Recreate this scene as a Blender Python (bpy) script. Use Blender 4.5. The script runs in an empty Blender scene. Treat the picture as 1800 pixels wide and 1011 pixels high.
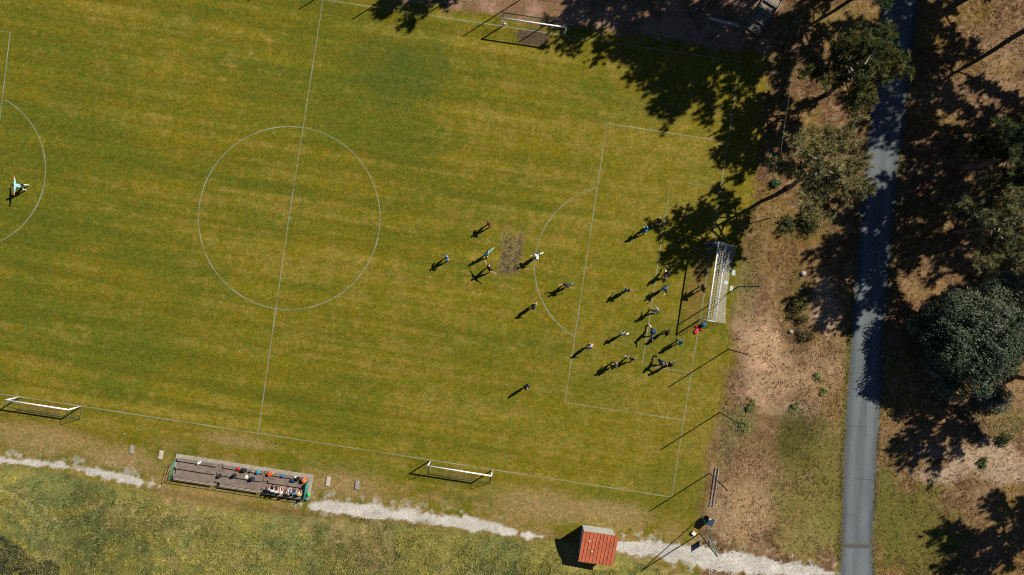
import bpy, math, random
import numpy as np
from mathutils import Vector, Matrix

R = math.radians
sc = bpy.context.scene
col = sc.collection

# ------------------------------------------------------------------ camera
CAM_H = 70.0            # drone height in metres
PPM = 17.5              # survey scale of the site plan: plan units per metre
cam_d = bpy.data.cameras.new('camera')
cam = bpy.data.objects.new('camera', cam_d)
col.objects.link(cam)
cam.location = (0, 0, CAM_H)
cam.rotation_euler = (0, 0, 0)
cam_d.sensor_width = 36.0
cam_d.lens = 24.5
cam_d.clip_start = 0.5
cam_d.clip_end = 3000
sc.camera = cam

# ------------------------------------------------------------------ sky and sun
SUN_EL, SUN_AZ = R(40.4), R(32.4)      # azimuth counted from +X towards +Y
w = bpy.data.worlds.new('World')
sc.world = w
w.use_nodes = True
nt = w.node_tree
bg = nt.nodes['Background']
sky = nt.nodes.new('ShaderNodeTexSky')
sky.sky_type = 'NISHITA'
sky.sun_disc = False
sky.sun_elevation = SUN_EL
sky.sun_rotation = R(90) - SUN_AZ
sky.altitude = 2500
sky.air_density = 0.5
sky.dust_density = 0.2
sky.ozone_density = 3.0
nt.links.new(sky.outputs[0], bg.inputs[0])
bg.inputs[1].default_value = 0.065
sun_d = bpy.data.lights.new('sun', 'SUN')
sun_d.energy = 5.0
sun_d.angle = R(0.53)
sun_d.color = (1.0, 0.92, 0.80)
sun = bpy.data.objects.new('sun', sun_d)
col.objects.link(sun)
sdir = Vector((math.cos(SUN_EL) * math.cos(SUN_AZ), math.cos(SUN_EL) * math.sin(SUN_AZ), math.sin(SUN_EL)))
sun.rotation_euler = sdir.to_track_quat('Z', 'Y').to_euler()
sun.location = sdir * 60

sc.view_settings.view_transform = 'Standard'
sc.view_settings.look = 'None'
sc.view_settings.gamma = 1.0
sc.view_settings.use_curve_mapping = False
sc.view_settings.exposure = 0.45
sc.cycles.use_denoising = False
sc.cycles.filter_width = 1.15
sc.cycles.max_bounces = 5
sc.cycles.transparent_max_bounces = 12


# ------------------------------------------------------------------ helpers
def g(px, py):
    """site plan position (plan units) -> metres on the ground"""
    return ((px - 900.0) / PPM, (505.5 - py) / PPM)


rng = np.random.default_rng(7)
random.seed(7)


def _hash(ix, iy, seed):
    h = (ix.astype(np.int64) * 374761393 + iy.astype(np.int64) * 668265263 + seed * 974711) & 0xFFFFFFFF
    h = ((h ^ (h >> 13)) * 1274126177) & 0xFFFFFFFF
    h = (h ^ (h >> 16)) & 0xFFFFFFFF
    return h.astype(np.float64) / 4294967295.0


def vnoise(x, y, seed=0):
    x = np.asarray(x, float); y = np.asarray(y, float)
    ix = np.floor(x); iy = np.floor(y)
    fx = x - ix; fy = y - iy
    fx = fx * fx * (3 - 2 * fx); fy = fy * fy * (3 - 2 * fy)
    a = _hash(ix, iy, seed); b = _hash(ix + 1, iy, seed)
    c = _hash(ix, iy + 1, seed); d = _hash(ix + 1, iy + 1, seed)
    return (a * (1 - fx) + b * fx) * (1 - fy) + (c * (1 - fx) + d * fx) * fy


def fbm(x, y, octv=4, seed=0, gain=0.55):
    s = 0; amp = 1; tot = 0
    for o in range(octv):
        s = s + amp * vnoise(x * 2 ** o + 17.3 * o, y * 2 ** o - 9.1 * o, seed + o * 13)
        tot += amp; amp *= gain
    return s / tot


def sstep(a, b, x):
    t = np.clip((x - a) / (b - a), 0, 1)
    return t * t * (3 - 2 * t)


def np_mesh(name, V, F, mat=None, parent=None, cols=None, smooth=False):
    V = np.asarray(V, np.float32); F = np.asarray(F, np.int32)
    me = bpy.data.meshes.new(name)
    k = F.shape[1]
    me.vertices.add(len(V)); me.vertices.foreach_set('co', V.ravel())
    me.loops.add(F.size); me.loops.foreach_set('vertex_index', F.ravel())
    me.polygons.add(len(F))
    me.polygons.foreach_set('loop_start', np.arange(0, F.size, k, dtype=np.int32))
    me.polygons.foreach_set('loop_total', np.full(len(F), k, np.int32))
    if smooth:
        me.polygons.foreach_set('use_smooth', np.ones(len(F), bool))
    if cols is not None:
        ca = me.color_attributes.new('Col', 'FLOAT_COLOR', 'POINT')
        c4 = np.ones((len(V), 4), np.float32); c4[:, :cols.shape[1]] = cols
        ca.data.foreach_set('color', c4.ravel())
    me.update(calc_edges=True)
    if mat: me.materials.append(mat)
    o = bpy.data.objects.new(name, me)
    col.objects.link(o)
    if parent: o.parent = parent
    return o


class MB:
    """collects simple solids into one mesh"""
    def __init__(s): s.v = []; s.f = []

    def add(s, verts, faces):
        n = len(s.v); s.v += [tuple(p) for p in verts]; s.f += [tuple(i + n for i in f) for f in faces]

    def box(s, c, size, rz=0.0, M=None, bev=0.0):
        hx, hy, hz = size[0] / 2, size[1] / 2, size[2] / 2
        if bev <= 0:
            P = [(x, y, z) for z in (-hz, hz) for x, y in ((-hx, -hy), (hx, -hy), (hx, hy), (-hx, hy))]
            Fc = [(0, 3, 2, 1), (4, 5, 6, 7), (0, 1, 5, 4), (1, 2, 6, 5), (2, 3, 7, 6), (3, 0, 4, 7)]
        else:
            b = min(bev, hx * .9, hy * .9, hz * .9)
            def ring(z, i): return [(-hx + i, -hy, z), (hx - i, -hy, z), (hx, -hy + i, z), (hx, hy - i, z), (hx - i, hy, z), (-hx + i, hy, z), (-hx, hy - i, z), (-hx, -hy + i, z)]
            def ins(z, i): return [(-hx + i, -hy + i, z), (hx - i, -hy + i, z), (hx - i, -hy + i, z), (hx - i, hy - i, z), (hx - i, hy - i, z), (-hx + i, hy - i, z), (-hx + i, hy - i, z), (-hx + i, -hy + i, z)]
            P = ring(-hz, b) + ring(hz - b, b) + [(x * (1 - b / max(hx, .001)), y * (1 - b / max(hy, .001)), hz) for x, y, z in ring(hz, b)]
            Fc = [tuple(range(7, -1, -1)), tuple(range(16, 24))]
            for lay in (0, 8):
                for i in range(8):
                    j = (i + 1) % 8
                    Fc.append((lay + i, lay + j, lay + 8 + j, lay + 8 + i))
        Mx = M if M is not None else (Matrix.Translation(c) @ Matrix.Rotation(rz, 4, 'Z'))
        s.add([Mx @ Vector(p) for p in P], Fc)

    def tube(s, pts, rad, n=6, caps=True):
        pts = [Vector(p) for p in pts]
        if not hasattr(rad, '__len__'): rad = [rad] * len(pts)
        base = len(s.v)
        prev = None
        for i, p in enumerate(pts):
            d = (pts[min(i + 1, len(pts) - 1)] - pts[max(i - 1, 0)])
            d = d.normalized() if d.length > 1e-9 else Vector((0, 0, 1))
            if prev is None:
                a = d.orthogonal().normalized()
            else:
                a = (prev - d * prev.dot(d))
                a = a.normalized() if a.length > 1e-6 else d.orthogonal().normalized()
            prev = a
            b = d.cross(a)
            for k in range(n):
                t = 2 * math.pi * k / n
                s.v.append(tuple(p + (a * math.cos(t) + b * math.sin(t)) * rad[i]))
        for i in range(len(pts) - 1):
            for k in range(n):
                k2 = (k + 1) % n
                s.f.append((base + i * n + k, base + i * n + k2, base + (i + 1) * n + k2, base + (i + 1) * n + k))
        if caps:
            s.f.append(tuple(base + k for k in range(n - 1, -1, -1)))
            e = base + (len(pts) - 1) * n
            s.f.append(tuple(e + k for k in range(n)))

    def ell(s, c, r, nu=10, nv=7, M=None, jit=0.0, flat=None):
        base = len(s.v)
        Mx = M if M is not None else Matrix.Identity(4)
        c = Vector(c)
        for i in range(nv + 1):
            th = math.pi * i / nv
            for k in range(nu):
                ph = 2 * math.pi * k / nu
                q = 1 + random.uniform(-jit, jit)
                p = Vector((r[0] * math.sin(th) * math.cos(ph) * q, r[1] * math.sin(th) * math.sin(ph) * q, r[2] * math.cos(th) * q))
                if flat is not None: p.z = max(p.z, flat)
                s.v.append(tuple(c + Mx @ p))
        for i in range(nv):
            for k in range(nu):
                k2 = (k + 1) % nu
                s.f.append((base + i * nu + k, base + (i + 1) * nu + k, base + (i + 1) * nu + k2, base + i * nu + k2))

    def loft(s, rings, caps=True):
        base = len(s.v); n = len(rings[0])
        for r in rings: s.v += [tuple(p) for p in r]
        for i in range(len(rings) - 1):
            for k in range(n):
                k2 = (k + 1) % n
                s.f.append((base + i * n + k, base + i * n + k2, base + (i + 1) * n + k2, base + (i + 1) * n + k))
        if caps:
            s.f.append(tuple(base + k for k in range(n - 1, -1, -1)))
            e = base + (len(rings) - 1) * n
            s.f.append(tuple(e + k for k in range(n)))

    def build(s, name, mat, parent=None, smooth=False):
        me = bpy.data.meshes.new(name)
        me.from_pydata(s.v, [], s.f)
        me.update()
        if smooth:
            for p in me.polygons: p.use_smooth = True
        if mat: me.materials.append(mat)
        o = bpy.data.objects.new(name, me)
        col.objects.link(o)
        if parent: o.parent = parent
        return o


def tag(o, label=None, cat=None, group=None, kind=None):
    if label: o['label'] = label
    if cat: o['category'] = cat
    if group: o['group'] = group
    if kind: o['kind'] = kind
    return o


def empty(name, loc, rz=0.0):
    o = bpy.data.objects.new(name, None)
    o.empty_display_size = 0.2
    o.location = loc; o.rotation_euler = (0, 0, rz)
    col.objects.link(o)
    return o


# ------------------------------------------------------------------ materials
_M = {}


def mat(name, rgb, rough=0.7, spec=0.3, noise=0.0, nscale=8.0, bump=0.0, bscale=30.0, metal=0.0, rgb2=None, mixlo=0.4, mixhi=0.6):
    """procedural material: base colour broken up by noise, with fine relief"""
    if name in _M: return _M[name]
    m = bpy.data.materials.new(name); m.use_nodes = True
    t = m.node_tree; b = t.nodes['Principled BSDF']
    b.inputs['Roughness'].default_value = rough
    b.inputs['Metallic'].default_value = metal
    b.inputs['Specular IOR Level'].default_value = spec
    tc = t.nodes.new('ShaderNodeTexCoord')
    nz = t.nodes.new('ShaderNodeTexNoise')
    nz.inputs['Scale'].default_value = nscale; nz.inputs['Detail'].default_value = 6
    nz.inputs['Roughness'].default_value = 0.65
    t.links.new(tc.outputs['Object'], nz.inputs['Vector'])
    rp = t.nodes.new('ShaderNodeValToRGB')
    c2 = rgb2 if rgb2 else tuple(c * (1 - noise) for c in rgb)
    c1 = rgb if rgb2 else tuple(min(1, c * (1 + noise)) for c in rgb)
    rp.color_ramp.elements[0].position = mixlo if rgb2 else 0.25
    rp.color_ramp.elements[1].position = mixhi if rgb2 else 0.75
    rp.color_ramp.elements[0].color = (*c2, 1); rp.color_ramp.elements[1].color = (*c1, 1)
    t.links.new(nz.outputs[0], rp.inputs[0])
    t.links.new(rp.outputs[0], b.inputs['Base Color'])
    if bump > 0:
        n2 = t.nodes.new('ShaderNodeTexNoise'); n2.inputs['Scale'].default_value = bscale
        n2.inputs['Detail'].default_value = 4
        t.links.new(tc.outputs['Object'], n2.inputs['Vector'])
        bp = t.nodes.new('ShaderNodeBump'); bp.inputs['Strength'].default_value = bump; bp.inputs['Distance'].default_value = 0.05
        t.links.new(n2.outputs[0], bp.inputs['Height']); t.links.new(bp.outputs[0], b.inputs['Normal'])
    _M[name] = m
    return m


def col_mat(name, rough=0.9, spec=0.1, fine=(14.0, 3.5), amt=(0.35, 0.25), bump=0.4, bscale=22.0, bdist=0.05, translucent=0.0, hue=()):
    """material that takes its pigment from the mesh colour attribute and adds grain"""
    m = bpy.data.materials.new(name); m.use_nodes = True
    t = m.node_tree; b = t.nodes['Principled BSDF']
    b.inputs['Roughness'].default_value = rough
    b.inputs['Specular IOR Level'].default_value = spec
    at = t.nodes.new('ShaderNodeAttribute'); at.attribute_name = 'Col'
    tc = t.nodes.new('ShaderNodeTexCoord')
    cur = at.outputs['Color']
    for sc_, am in zip(fine, amt):
        nz = t.nodes.new('ShaderNodeTexNoise'); nz.inputs['Scale'].default_value = sc_
        nz.inputs['Detail'].default_value = 5; nz.inputs['Roughness'].default_value = 0.7
        t.links.new(tc.outputs['Object'], nz.inputs['Vector'])
        mr = t.nodes.new('ShaderNodeMapRange')
        mr.inputs['From Min'].default_value = 0.3; mr.inputs['From Max'].default_value = 0.7
        mr.inputs['To Min'].default_value = 1 - am; mr.inputs['To Max'].default_value = 1 + am
        t.links.new(nz.outputs[0], mr.inputs['Value'])
        mx = t.nodes.new('ShaderNodeVectorMath'); mx.operation = 'SCALE'
        t.links.new(cur, mx.inputs[0]); t.links.new(mr.outputs[0], mx.inputs['Scale'])
        cur = mx.outputs[0]
    for sc_, lo, hi in hue:
        nz = t.nodes.new('ShaderNodeTexNoise'); nz.inputs['Scale'].default_value = sc_
        nz.inputs['Detail'].default_value = 4; nz.inputs['Roughness'].default_value = 0.65
        t.links.new(tc.outputs['Object'], nz.inputs['Vector'])
        rp = t.nodes.new('ShaderNodeValToRGB')
        rp.color_ramp.elements[0].position = 0.36; rp.color_ramp.elements[1].position = 0.64
        rp.color_ramp.elements[0].color = (*[c * .5 for c in lo], 1); rp.color_ramp.elements[1].color = (*[c * .5 for c in hi], 1)
        t.links.new(nz.outputs[0], rp.inputs[0])
        m1 = t.nodes.new('ShaderNodeVectorMath'); m1.operation = 'MULTIPLY'
        m2 = t.nodes.new('ShaderNodeVectorMath'); m2.operation = 'SCALE'; m2.inputs['Scale'].default_value = 2.0
        t.links.new(cur, m1.inputs[0]); t.links.new(rp.outputs[0], m1.inputs[1]); t.links.new(m1.outputs[0], m2.inputs[0])
        mx = t.nodes.new('ShaderNodeMix'); mx.data_type = 'VECTOR'
        t.links.new(at.outputs['Alpha'], mx.inputs[0]); t.links.new(cur, mx.inputs[4]); t.links.new(m2.outputs[0], mx.inputs[5])
        cur = mx.outputs[1]
    t.links.new(cur, b.inputs['Base Color'])
    if bump > 0:
        n2 = t.nodes.new('ShaderNodeTexNoise'); n2.inputs['Scale'].default_value = bscale
        n2.inputs['Detail'].default_value = 5; n2.inputs['Roughness'].default_value = 0.7
        t.links.new(tc.outputs['Object'], n2.inputs['Vector'])
        bp = t.nodes.new('ShaderNodeBump'); bp.inputs['Strength'].default_value = bump; bp.inputs['Distance'].default_value = bdist
        t.links.new(n2.outputs[0], bp.inputs['Height']); t.links.new(bp.outputs[0], b.inputs['Normal'])
    if translucent > 0:
        tr = t.nodes.new('ShaderNodeBsdfTranslucent')
        t.links.new(cur, tr.inputs['Color'])
        ms = t.nodes.new('ShaderNodeMixShader'); ms.inputs[0].default_value = translucent
        out = t.nodes['Material Output']
        t.links.new(b.outputs[0], ms.inputs[1]); t.links.new(tr.outputs[0], ms.inputs[2])
        t.links.new(ms.outputs[0], out.inputs['Surface'])
    _M[name] = m
    return m


M_GROUND = col_mat('ground_soil_and_turf', fine=(7.0, 2.2, 20.0), amt=(0.42, 0.18, 0.30), bump=0.6, bscale=14.0, bdist=0.06,
                   hue=((3.6, (0.70, 0.90, 0.75), (1.22, 1.10, 1.25)), (1.1, (0.84, 0.95, 0.86), (1.12, 1.04, 1.12))))
M_ROAD = col_mat('asphalt', rough=0.85, spec=0.2, fine=(30.0, 3.0), amt=(0.16, 0.08), bump=0.25, bscale=60.0, bdist=0.02)
M_LEAF = col_mat('foliage', rough=0.65, spec=0.25, fine=(1.2,), amt=(0.25,), bump=0, translucent=0.30)
M_GRASS = col_mat('dry_grass_blades', rough=0.75, spec=0.15, fine=(0.8,), amt=(0.2,), bump=0, translucent=0.35)
M_BARK = mat('pine_bark', (0.16, 0.115, 0.085), 0.9, 0.1, 0.45, 5, 0.8, 14)
M_TWIG = mat('grey_twig', (0.34, 0.30, 0.26), 0.9, 0.1, 0.3, 6)
M_WHITE = mat('white_painted_metal', (0.80, 0.80, 0.79), 0.35, 0.5, 0.04, 5)
M_GREEN = mat('dark_green_metal', (0.012, 0.06, 0.05), 0.5, 0.4, 0.3, 6)
M_TEAL = mat('teal_painted_rail', (0.02, 0.20, 0.16), 0.5, 0.4, 0.2, 6)
M_WIRE = mat('dark_net_cord', (0.03, 0.04, 0.035), 0.8, 0.2, 0.2, 6)
M_NET = mat('white_net_cord', (0.72, 0.72, 0.68), 0.8, 0.2, 0.08, 6)
M_CONC = mat('weathered_concrete', (0.30, 0.27, 0.23), 0.9, 0.15, 0.3, 2.5, 0.3, 30)
M_CONC2 = mat('pale_concrete', (0.42, 0.38, 0.32), 0.9, 0.15, 0.25, 5, 0.3, 30)
M_WOOD = mat('brown_bench_boards', (0.185, 0.145, 0.118), 0.8, 0.2, 0.4, 1.6, 0.3, 25)
M_WOOD2 = mat('pale_bench_boards', (0.34, 0.28, 0.22), 0.8, 0.2, 0.3, 3.0, 0.3, 25)
M_WOOD3 = mat('weathered_step_boards', (0.27, 0.22, 0.18), 0.85, 0.15, 0.35, 4.0, 0.4, 25)
M_STEEL = mat('dark_steel', (0.02, 0.025, 0.025), 0.5, 0.4, 0.2, 5)
M_ALU = mat('dull_aluminium', (0.45, 0.48, 0.50), 0.45, 0.5, 0.12, 5, metal=0.4)

# ------------------------------------------------------------------ terrain
FENCE = [(1383, -45), (1366, 66), (1349, 175), (1332, 285), (1315, 394), (1298, 504), (1280, 614), (1265, 725), (1247, 832), (1230, 938)]
ROAD = [(-1100, 1770, 1833), (-160, 1583, 1646), (-60, 1562, 1625), (0, 1552, 1614), (111, 1540, 1602), (220, 1529, 1591), (244, 1524, 1587), (366, 1513, 1572),
        (452, 1506, 1567), (516, 1501, 1561), (591, 1496, 1554), (751, 1486, 1546), (786, 1483, 1543), (870, 1481, 1538), (952, 1479, 1534), (1011, 1477, 1536), (1110, 1473, 1533), (1230, 1469, 1529), (2300, 1420, 1480)]
ROUGH = [(-400, 790), (0, 816), (80, 822), (165, 842), (280, 866), (370, 884), (440, 897), (490, 899), (540, 906), (680, 911), (820, 932), (960, 950), (985, 945), (1085, 975), (1130, 985), (1200, 1003), (1245, 1014), (1330, 1030), (1480, 1040)]
PATHS = [([(-80, 806, 3.4), (0, 809, 2.8), (40, 811, 2.1), (52, 813, 4.3), (85, 815, 5.6), (120, 821, 5.2), (170, 831, 3.9), (215, 841, 5.2), (245, 846, 5.6), (272, 850, 1.7)], 3.0),
         ([(532, 886, 2.6), (560, 888, 6.9), (600, 893, 11.2), (660, 900, 12.0), (700, 904, 7.7), (740, 908, 7.7), (780, 914, 10.3), (840, 924, 11.2), (880, 931, 9.5), (906, 936, 3.4)], 4.0),
         ([(918, 940, 2.6), (936, 941, 5.2), (955, 944, 2.6)], 4.0),
         ([(1070, 956, 9.5), (1100, 962, 12.0), (1150, 966, 12.9), (1210, 975, 15.5), (1262, 985, 17.2), (1320, 992, 15.5), (1400, 1001, 10.3), (1450, 1006, 6.0), (1478, 1010, 4.3)], 4.5)]
BANK_B = g(1321, 55); BANK_D = (0.55, 0.835)


def rough_edge(px):
    return np.interp(px, [p[0] for p in ROUGH], [p[1] for p in ROUGH])


def fence_x(py):
    return np.interp(py, [p[1] for p in FENCE], [p[0] for p in FENCE])


def road_l(py): return np.interp(py, [p[0] for p in ROAD], [p[1] for p in ROAD])


def road_r(py): return np.interp(py, [p[0] for p in ROAD], [p[2] for p in ROAD])


def terrain(px, py):
    px = np.asarray(px, float); py = np.asarray(py, float)
    x = (px - 900) / PPM; y = (505.5 - py) / PPM
    d = py - rough_edge(px)
    mr = sstep(4, 60, d) * (1 - sstep(1180, 1300, px))
    h = mr * (0.15 + 0.75 * fbm(x * 0.22, y * 0.22, 3, 5))
    # bank that the wooden stairs climb
    ax = (x - BANK_B[0]) * BANK_D[0] + (y - BANK_B[1]) * BANK_D[1]
    sx = (x - BANK_B[0]) * BANK_D[1] - (y - BANK_B[1]) * BANK_D[0]
    bank = np.clip(ax - 0.3, 0, 9) * 0.19
    h = h + bank * (1 - sstep(2.2, 6.5, np.abs(sx))) * (1 - sstep(-15, 5, px - road_l(py) + 40))
    # loose unevenness of the heath between the fence and the road and beyond it
    he = sstep(8, 60, px - fence_x(py)) * np.clip(np.minimum(np.abs(px - road_l(py)), np.abs(px - road_r(py))) / 60.0, 0, 1)
    he = he * ((px < road_l(py)) | (px > road_r(py)))
    h = h + he * 0.22 * (fbm(x * 0.5, y * 0.5, 3, 21) - 0.2)
    inroad = (px > road_l(py) - 8) & (px < road_r(py) + 8)
    return np.where(inroad, 0.0, h)


def th(px, py): return float(terrain(np.array([px]), np.array([py]))[0])


def gz(px, py): 
    x, y = g(px, py)
    return (x, y, th(px, py))


def pol_dist(px, py, pts):
    """distance to a polyline minus its local half width"""
    best = np.full(px.shape, 1e9)
    for a, b in zip(pts[:-1], pts[1:]):
        dx, dy = b[0] - a[0], b[1] - a[1]
        t = np.clip(((px - a[0]) * dx + (py - a[1]) * dy) / (dx * dx + dy * dy), 0, 1)
        d = np.hypot(px - a[0] - t * dx, py - a[1] - t * dy) - (a[2] + (b[2] - a[2]) * t)
        best = np.minimum(best, d)
    return best


def ellm(px, py, cx, cy, rx, ry, rot=0.0):
    c, s = math.cos(R(rot)), math.sin(R(rot))
    u = ((px - cx) * c + (py - cy) * s) / rx; v = (-(px - cx) * s + (py - cy) * c) / ry
    return np.hypot(u, v)


def lerp(a, b, m):
    return a * (1 - m[..., None]) + np.asarray(b) * m[..., None]


OLIVE = (0.150, 0.120, 0.007); GREENT = (0.088, 0.098, 0.008); TANT = (0.208, 0.154, 0.028); TEALT = (0.062, 0.083, 0.010)


def ground_colour(px, py, full=False):
    x = (px - 900) / PPM; y = (505.5 - py) / PPM
    wx = vnoise(x * .11 + 5, y * .11, 301) - .5; wy = vnoise(x * .11, y * .11 + 9, 302) - .5
    x = x + 5 * wx; y = y + 3 * wy
    # coordinates along the mowing direction
    u = x * 0.988 - y * 0.153; v = x * 0.153 + y * 0.988
    x = (px - 900) / PPM; y = (505.5 - py) / PPM
    u = x * 0.988 - y * 0.153; v = x * 0.153 + y * 0.988 + 0.25 * wy
    big = fbm((x + 6 * wx) * 0.055, y * 0.055, 4, 1)
    med = fbm(u * 0.16, v * 0.42, 4, 2)
    streak = fbm(u * 0.045, v * 0.95, 3, 3)
    thin = fbm(u * 0.07, v * 2.4, 3, 6)
    fine = fbm(x * 1.1, y * 1.1, 4, 4)
    fleck = fbm(u * 1.6, v * 3.0, 3, 7)
    ev = sstep(-8, 16, u) * 0.6
    streak = streak * (1 - ev) + 0.5 * ev; thin = thin * (1 - ev) + 0.5 * ev
    C = np.empty(px.shape + (3,)); C[:] = OLIVE
    gm = sstep(0.42, 0.62, 0.28 * big + 0.28 * med + 0.20 * streak + 0.24 * fleck) * 0.9
    C = lerp(C, GREENT, gm)
    tm = sstep(0.47, 0.64, 0.26 * (1 - big) + 0.22 * thin + 0.18 * (1 - streak) + 0.34 * fine) * 0.62
    C = lerp(C, TANT, tm)
    C *= (1 + 0.24 * (thin - 0.5) + 0.34 * (fleck - 0.5))[..., None]
    # mower bands, straight and parallel to the touchlines
    C *= (1 + 0.05 * np.tanh(3 * np.sin(v * 2 * np.pi / 2.3)) * (0.35 + 0.65 * (1 - sstep(-6, 14, u))))[..., None]
    # right half of the pitch is yellower
    # watered blue-green patch right of the halfway line
    for cx, cy, rx, ry, s_ in ((668, 118, 62, 62, 0.85), (752, 120, 58, 58, 0.9), (700, 165, 70, 55, 0.7), (740, 70, 60, 30, 0.35), (1130, 185, 75, 40, 0.45), (470, 170, 60, 40, 0.3), (90, 400, 60, 50, 0.35)):
        m_ = (1 - sstep(0.35, 1.25, ellm(px, py, cx, cy, rx, ry) + 1.1 * (med - 0.5) + 0.5 * (streak - 0.5))) * s_
        C = lerp(C, TEALT, np.clip(m_ * (0.35 + 0.9 * fine), 0, 1) * 0.85)
    for cx, cy, rx, ry, s_ in ((1150, 600, 80, 50, 0.5), (1190, 860, 90, 60, 0.4), (1050, 680, 60, 40, 0.4), (560, 100, 50, 90, 0.3), (230, 590, 120, 40, 0.3)):
        m_ = (1 - sstep(0.5, 1.2, ellm(px, py, cx, cy, rx, ry) + 0.8 * (med - 0.5))) * s_
        C = lerp(C, GREENT, m_)
    # dry grass south of the touchline
    tl = py - (692 + 0.154 * px)
    dry = sstep(10, 75, tl) * sstep(0.36, 0.6, 0.5 * fbm(x * 0.2, y * 0.35, 3, 8) + 0.5 * fine)
    C = lerp(C, (0.25, 0.165, 0.062), dry * 0.75)
    for cx, cy, rx, ry in ((60, 770, 150, 30), (220, 810, 90, 22), (600, 850, 60, 22), (950, 885, 120, 35), (1080, 900, 90, 25), (420, 775, 80, 14)):
        m_ = (1 - sstep(0.3, 1.1, ellm(px, py, cx, cy, rx, ry, 8) + 0.9 * (fine - 0.5)))
        C = lerp(C, (0.28, 0.185, 0.085), m_ * 0.6)
    # worn soil: right goal mouth, run-off strip, patch in the arc, patch in the top goal
    m_ = (1 - sstep(0.4, 1.1, ellm(px, py, 1228, 500, 26, 75, 8) + 0.8 * (fine - 0.5)))
    C = lerp(C, (0.20, 0.115, 0.035), m_ * 0.7)
    pa = np.maximum(np.abs(px - 898 + (py - 445) * 0.10) / 22, np.abs(py - 445) / 42)
    m_ = (1 - sstep(0.62, 1.15, pa + 1.1 * (fine - 0.5)))
    C = lerp(C, (0.19, 0.125, 0.062), m_ * 0.55)
    dk = m_ * sstep(0.44, 0.58, 0.5 * fbm(x * 2.2, y * 2.2, 3, 31) + 0.5 * vnoise(x * 6.5, y * 6.5, 32)) * (1 - sstep(0.65, 1.05, pa))
    C = lerp(C, (0.055, 0.042, 0.035), dk * 0.85)
    pa = ellm(px, py, 938, 66, 36, 17, 12)
    m_ = (1 - sstep(0.65, 1.1, pa + 0.7 * (fine - 0.5)))
    C = lerp(C, (0.075, 0.050, 0.036), m_ * 0.85)
    for cx, cy, rx, ry in ((80, 722, 40, 12), (808, 838, 36, 10), (958, 40, 50, 14)):
        m_ = (1 - sstep(0.5, 1.1, ellm(px, py, cx, cy, rx, ry, 8) + 0.6 * (fine - 0.5)))
        C = lerp(C, (0.12, 0.075, 0.030), m_ * 0.5)
    # soil north of the touchline
    nt_ = (4 + 0.1448 * (px - 600)) - py
    m_ = sstep(6, 26, nt_ + 26 * (fine - 0.5)) * sstep(560, 700, px)
    C = lerp(C, (0.19, 0.105, 0.055), m_)
    m2 = m_ * sstep(0.45, 0.65, fbm(x * 0.5, y * 0.5, 3, 61))
    C = lerp(C, (0.30, 0.185, 0.12), m2 * 0.8)
    # heath east of the fence
    fx = px - fence_x(py)
    e = sstep(-14, 12, fx + 40 * (fbm(x * 0.35, y * 0.35, 3, 41) - 0.55))
    n1 = fbm(x * 0.17, y * 0.17, 4, 51); n2 = fbm(x * 0.8, y * 0.8, 4, 52); n3 = fbm(x * 2.6, y * 2.6, 3, 53)
    H = np.empty(px.shape + (3,)); H[:] = (0.185, 0.114, 0.052)
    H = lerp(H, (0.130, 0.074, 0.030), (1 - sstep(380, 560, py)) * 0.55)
    H = lerp(H, (0.115, 0.062, 0.030), sstep(0.45, 0.62, 0.4 * n1 + 0.6 * n2) * 0.8)
    H = lerp(H, (0.165, 0.105, 0.022), sstep(0.50, 0.62, 0.5 * n3 + 0.5 * vnoise(x * .4, y * .4, 54)) * 0.7)
    H = lerp(H, (0.27, 0.175, 0.105), sstep(0.56, 0.66, n3) * 0.6)
    for cx, cy, rx, ry, s_, c_ in ((1340, 600, 50, 55, 0.95, (0.42, 0.275, 0.165)), (1345, 670, 70, 60, 0.85, (0.38, 0.25, 0.15)), (1310, 560, 30, 60, 0.6, (0.38, 0.245, 0.145)),
                                   (1450, 545, 26, 65, 0.95, (0.44, 0.30, 0.195)), (1440, 650, 55, 60, 0.6, (0.34, 0.225, 0.13)), (1300, 905, 70, 60, 0.8, (0.34, 0.23, 0.13)),
                                   (1320, 850, 60, 60, 0.55, (0.29, 0.18, 0.105)), (1400, 720, 40, 20, 0.5, (0.40, 0.30, 0.22)), (1430, 935, 60, 45, 0.5, (0.27, 0.20, 0.09)),
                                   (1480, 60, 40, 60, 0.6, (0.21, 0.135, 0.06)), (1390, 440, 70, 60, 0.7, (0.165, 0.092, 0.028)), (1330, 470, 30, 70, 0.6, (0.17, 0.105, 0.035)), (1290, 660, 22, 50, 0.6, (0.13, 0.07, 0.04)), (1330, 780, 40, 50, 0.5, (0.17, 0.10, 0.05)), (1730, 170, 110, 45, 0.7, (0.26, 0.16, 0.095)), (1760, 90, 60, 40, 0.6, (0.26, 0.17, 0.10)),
                                   (1620, 510, 60, 50, 0.7, (0.23, 0.14, 0.06)), (1700, 445, 90, 30, 0.6, (0.25, 0.155, 0.075)), (1790, 690, 30, 40, 0.8, (0.25, 0.16, 0.08)),
                                   (1720, 800, 90, 30, 0.95, (0.40, 0.29, 0.20)), (1780, 830, 60, 22, 0.8, (0.36, 0.27, 0.19)), (1690, 770, 50, 20, 0.5, (0.2, 0.13, 0.05)), (1650, 835, 50, 18, 0.8, (0.40, 0.30, 0.22))):
        m_ = (1 - sstep(0.45, 1.15, ellm(px, py, cx, cy, rx, ry) + 1.0 * (n2 - 0.5) + 0.3 * (n3 - .5))) * s_
        H = lerp(H, c_, m_ * (0.65 + 0.35 * n3))
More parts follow.
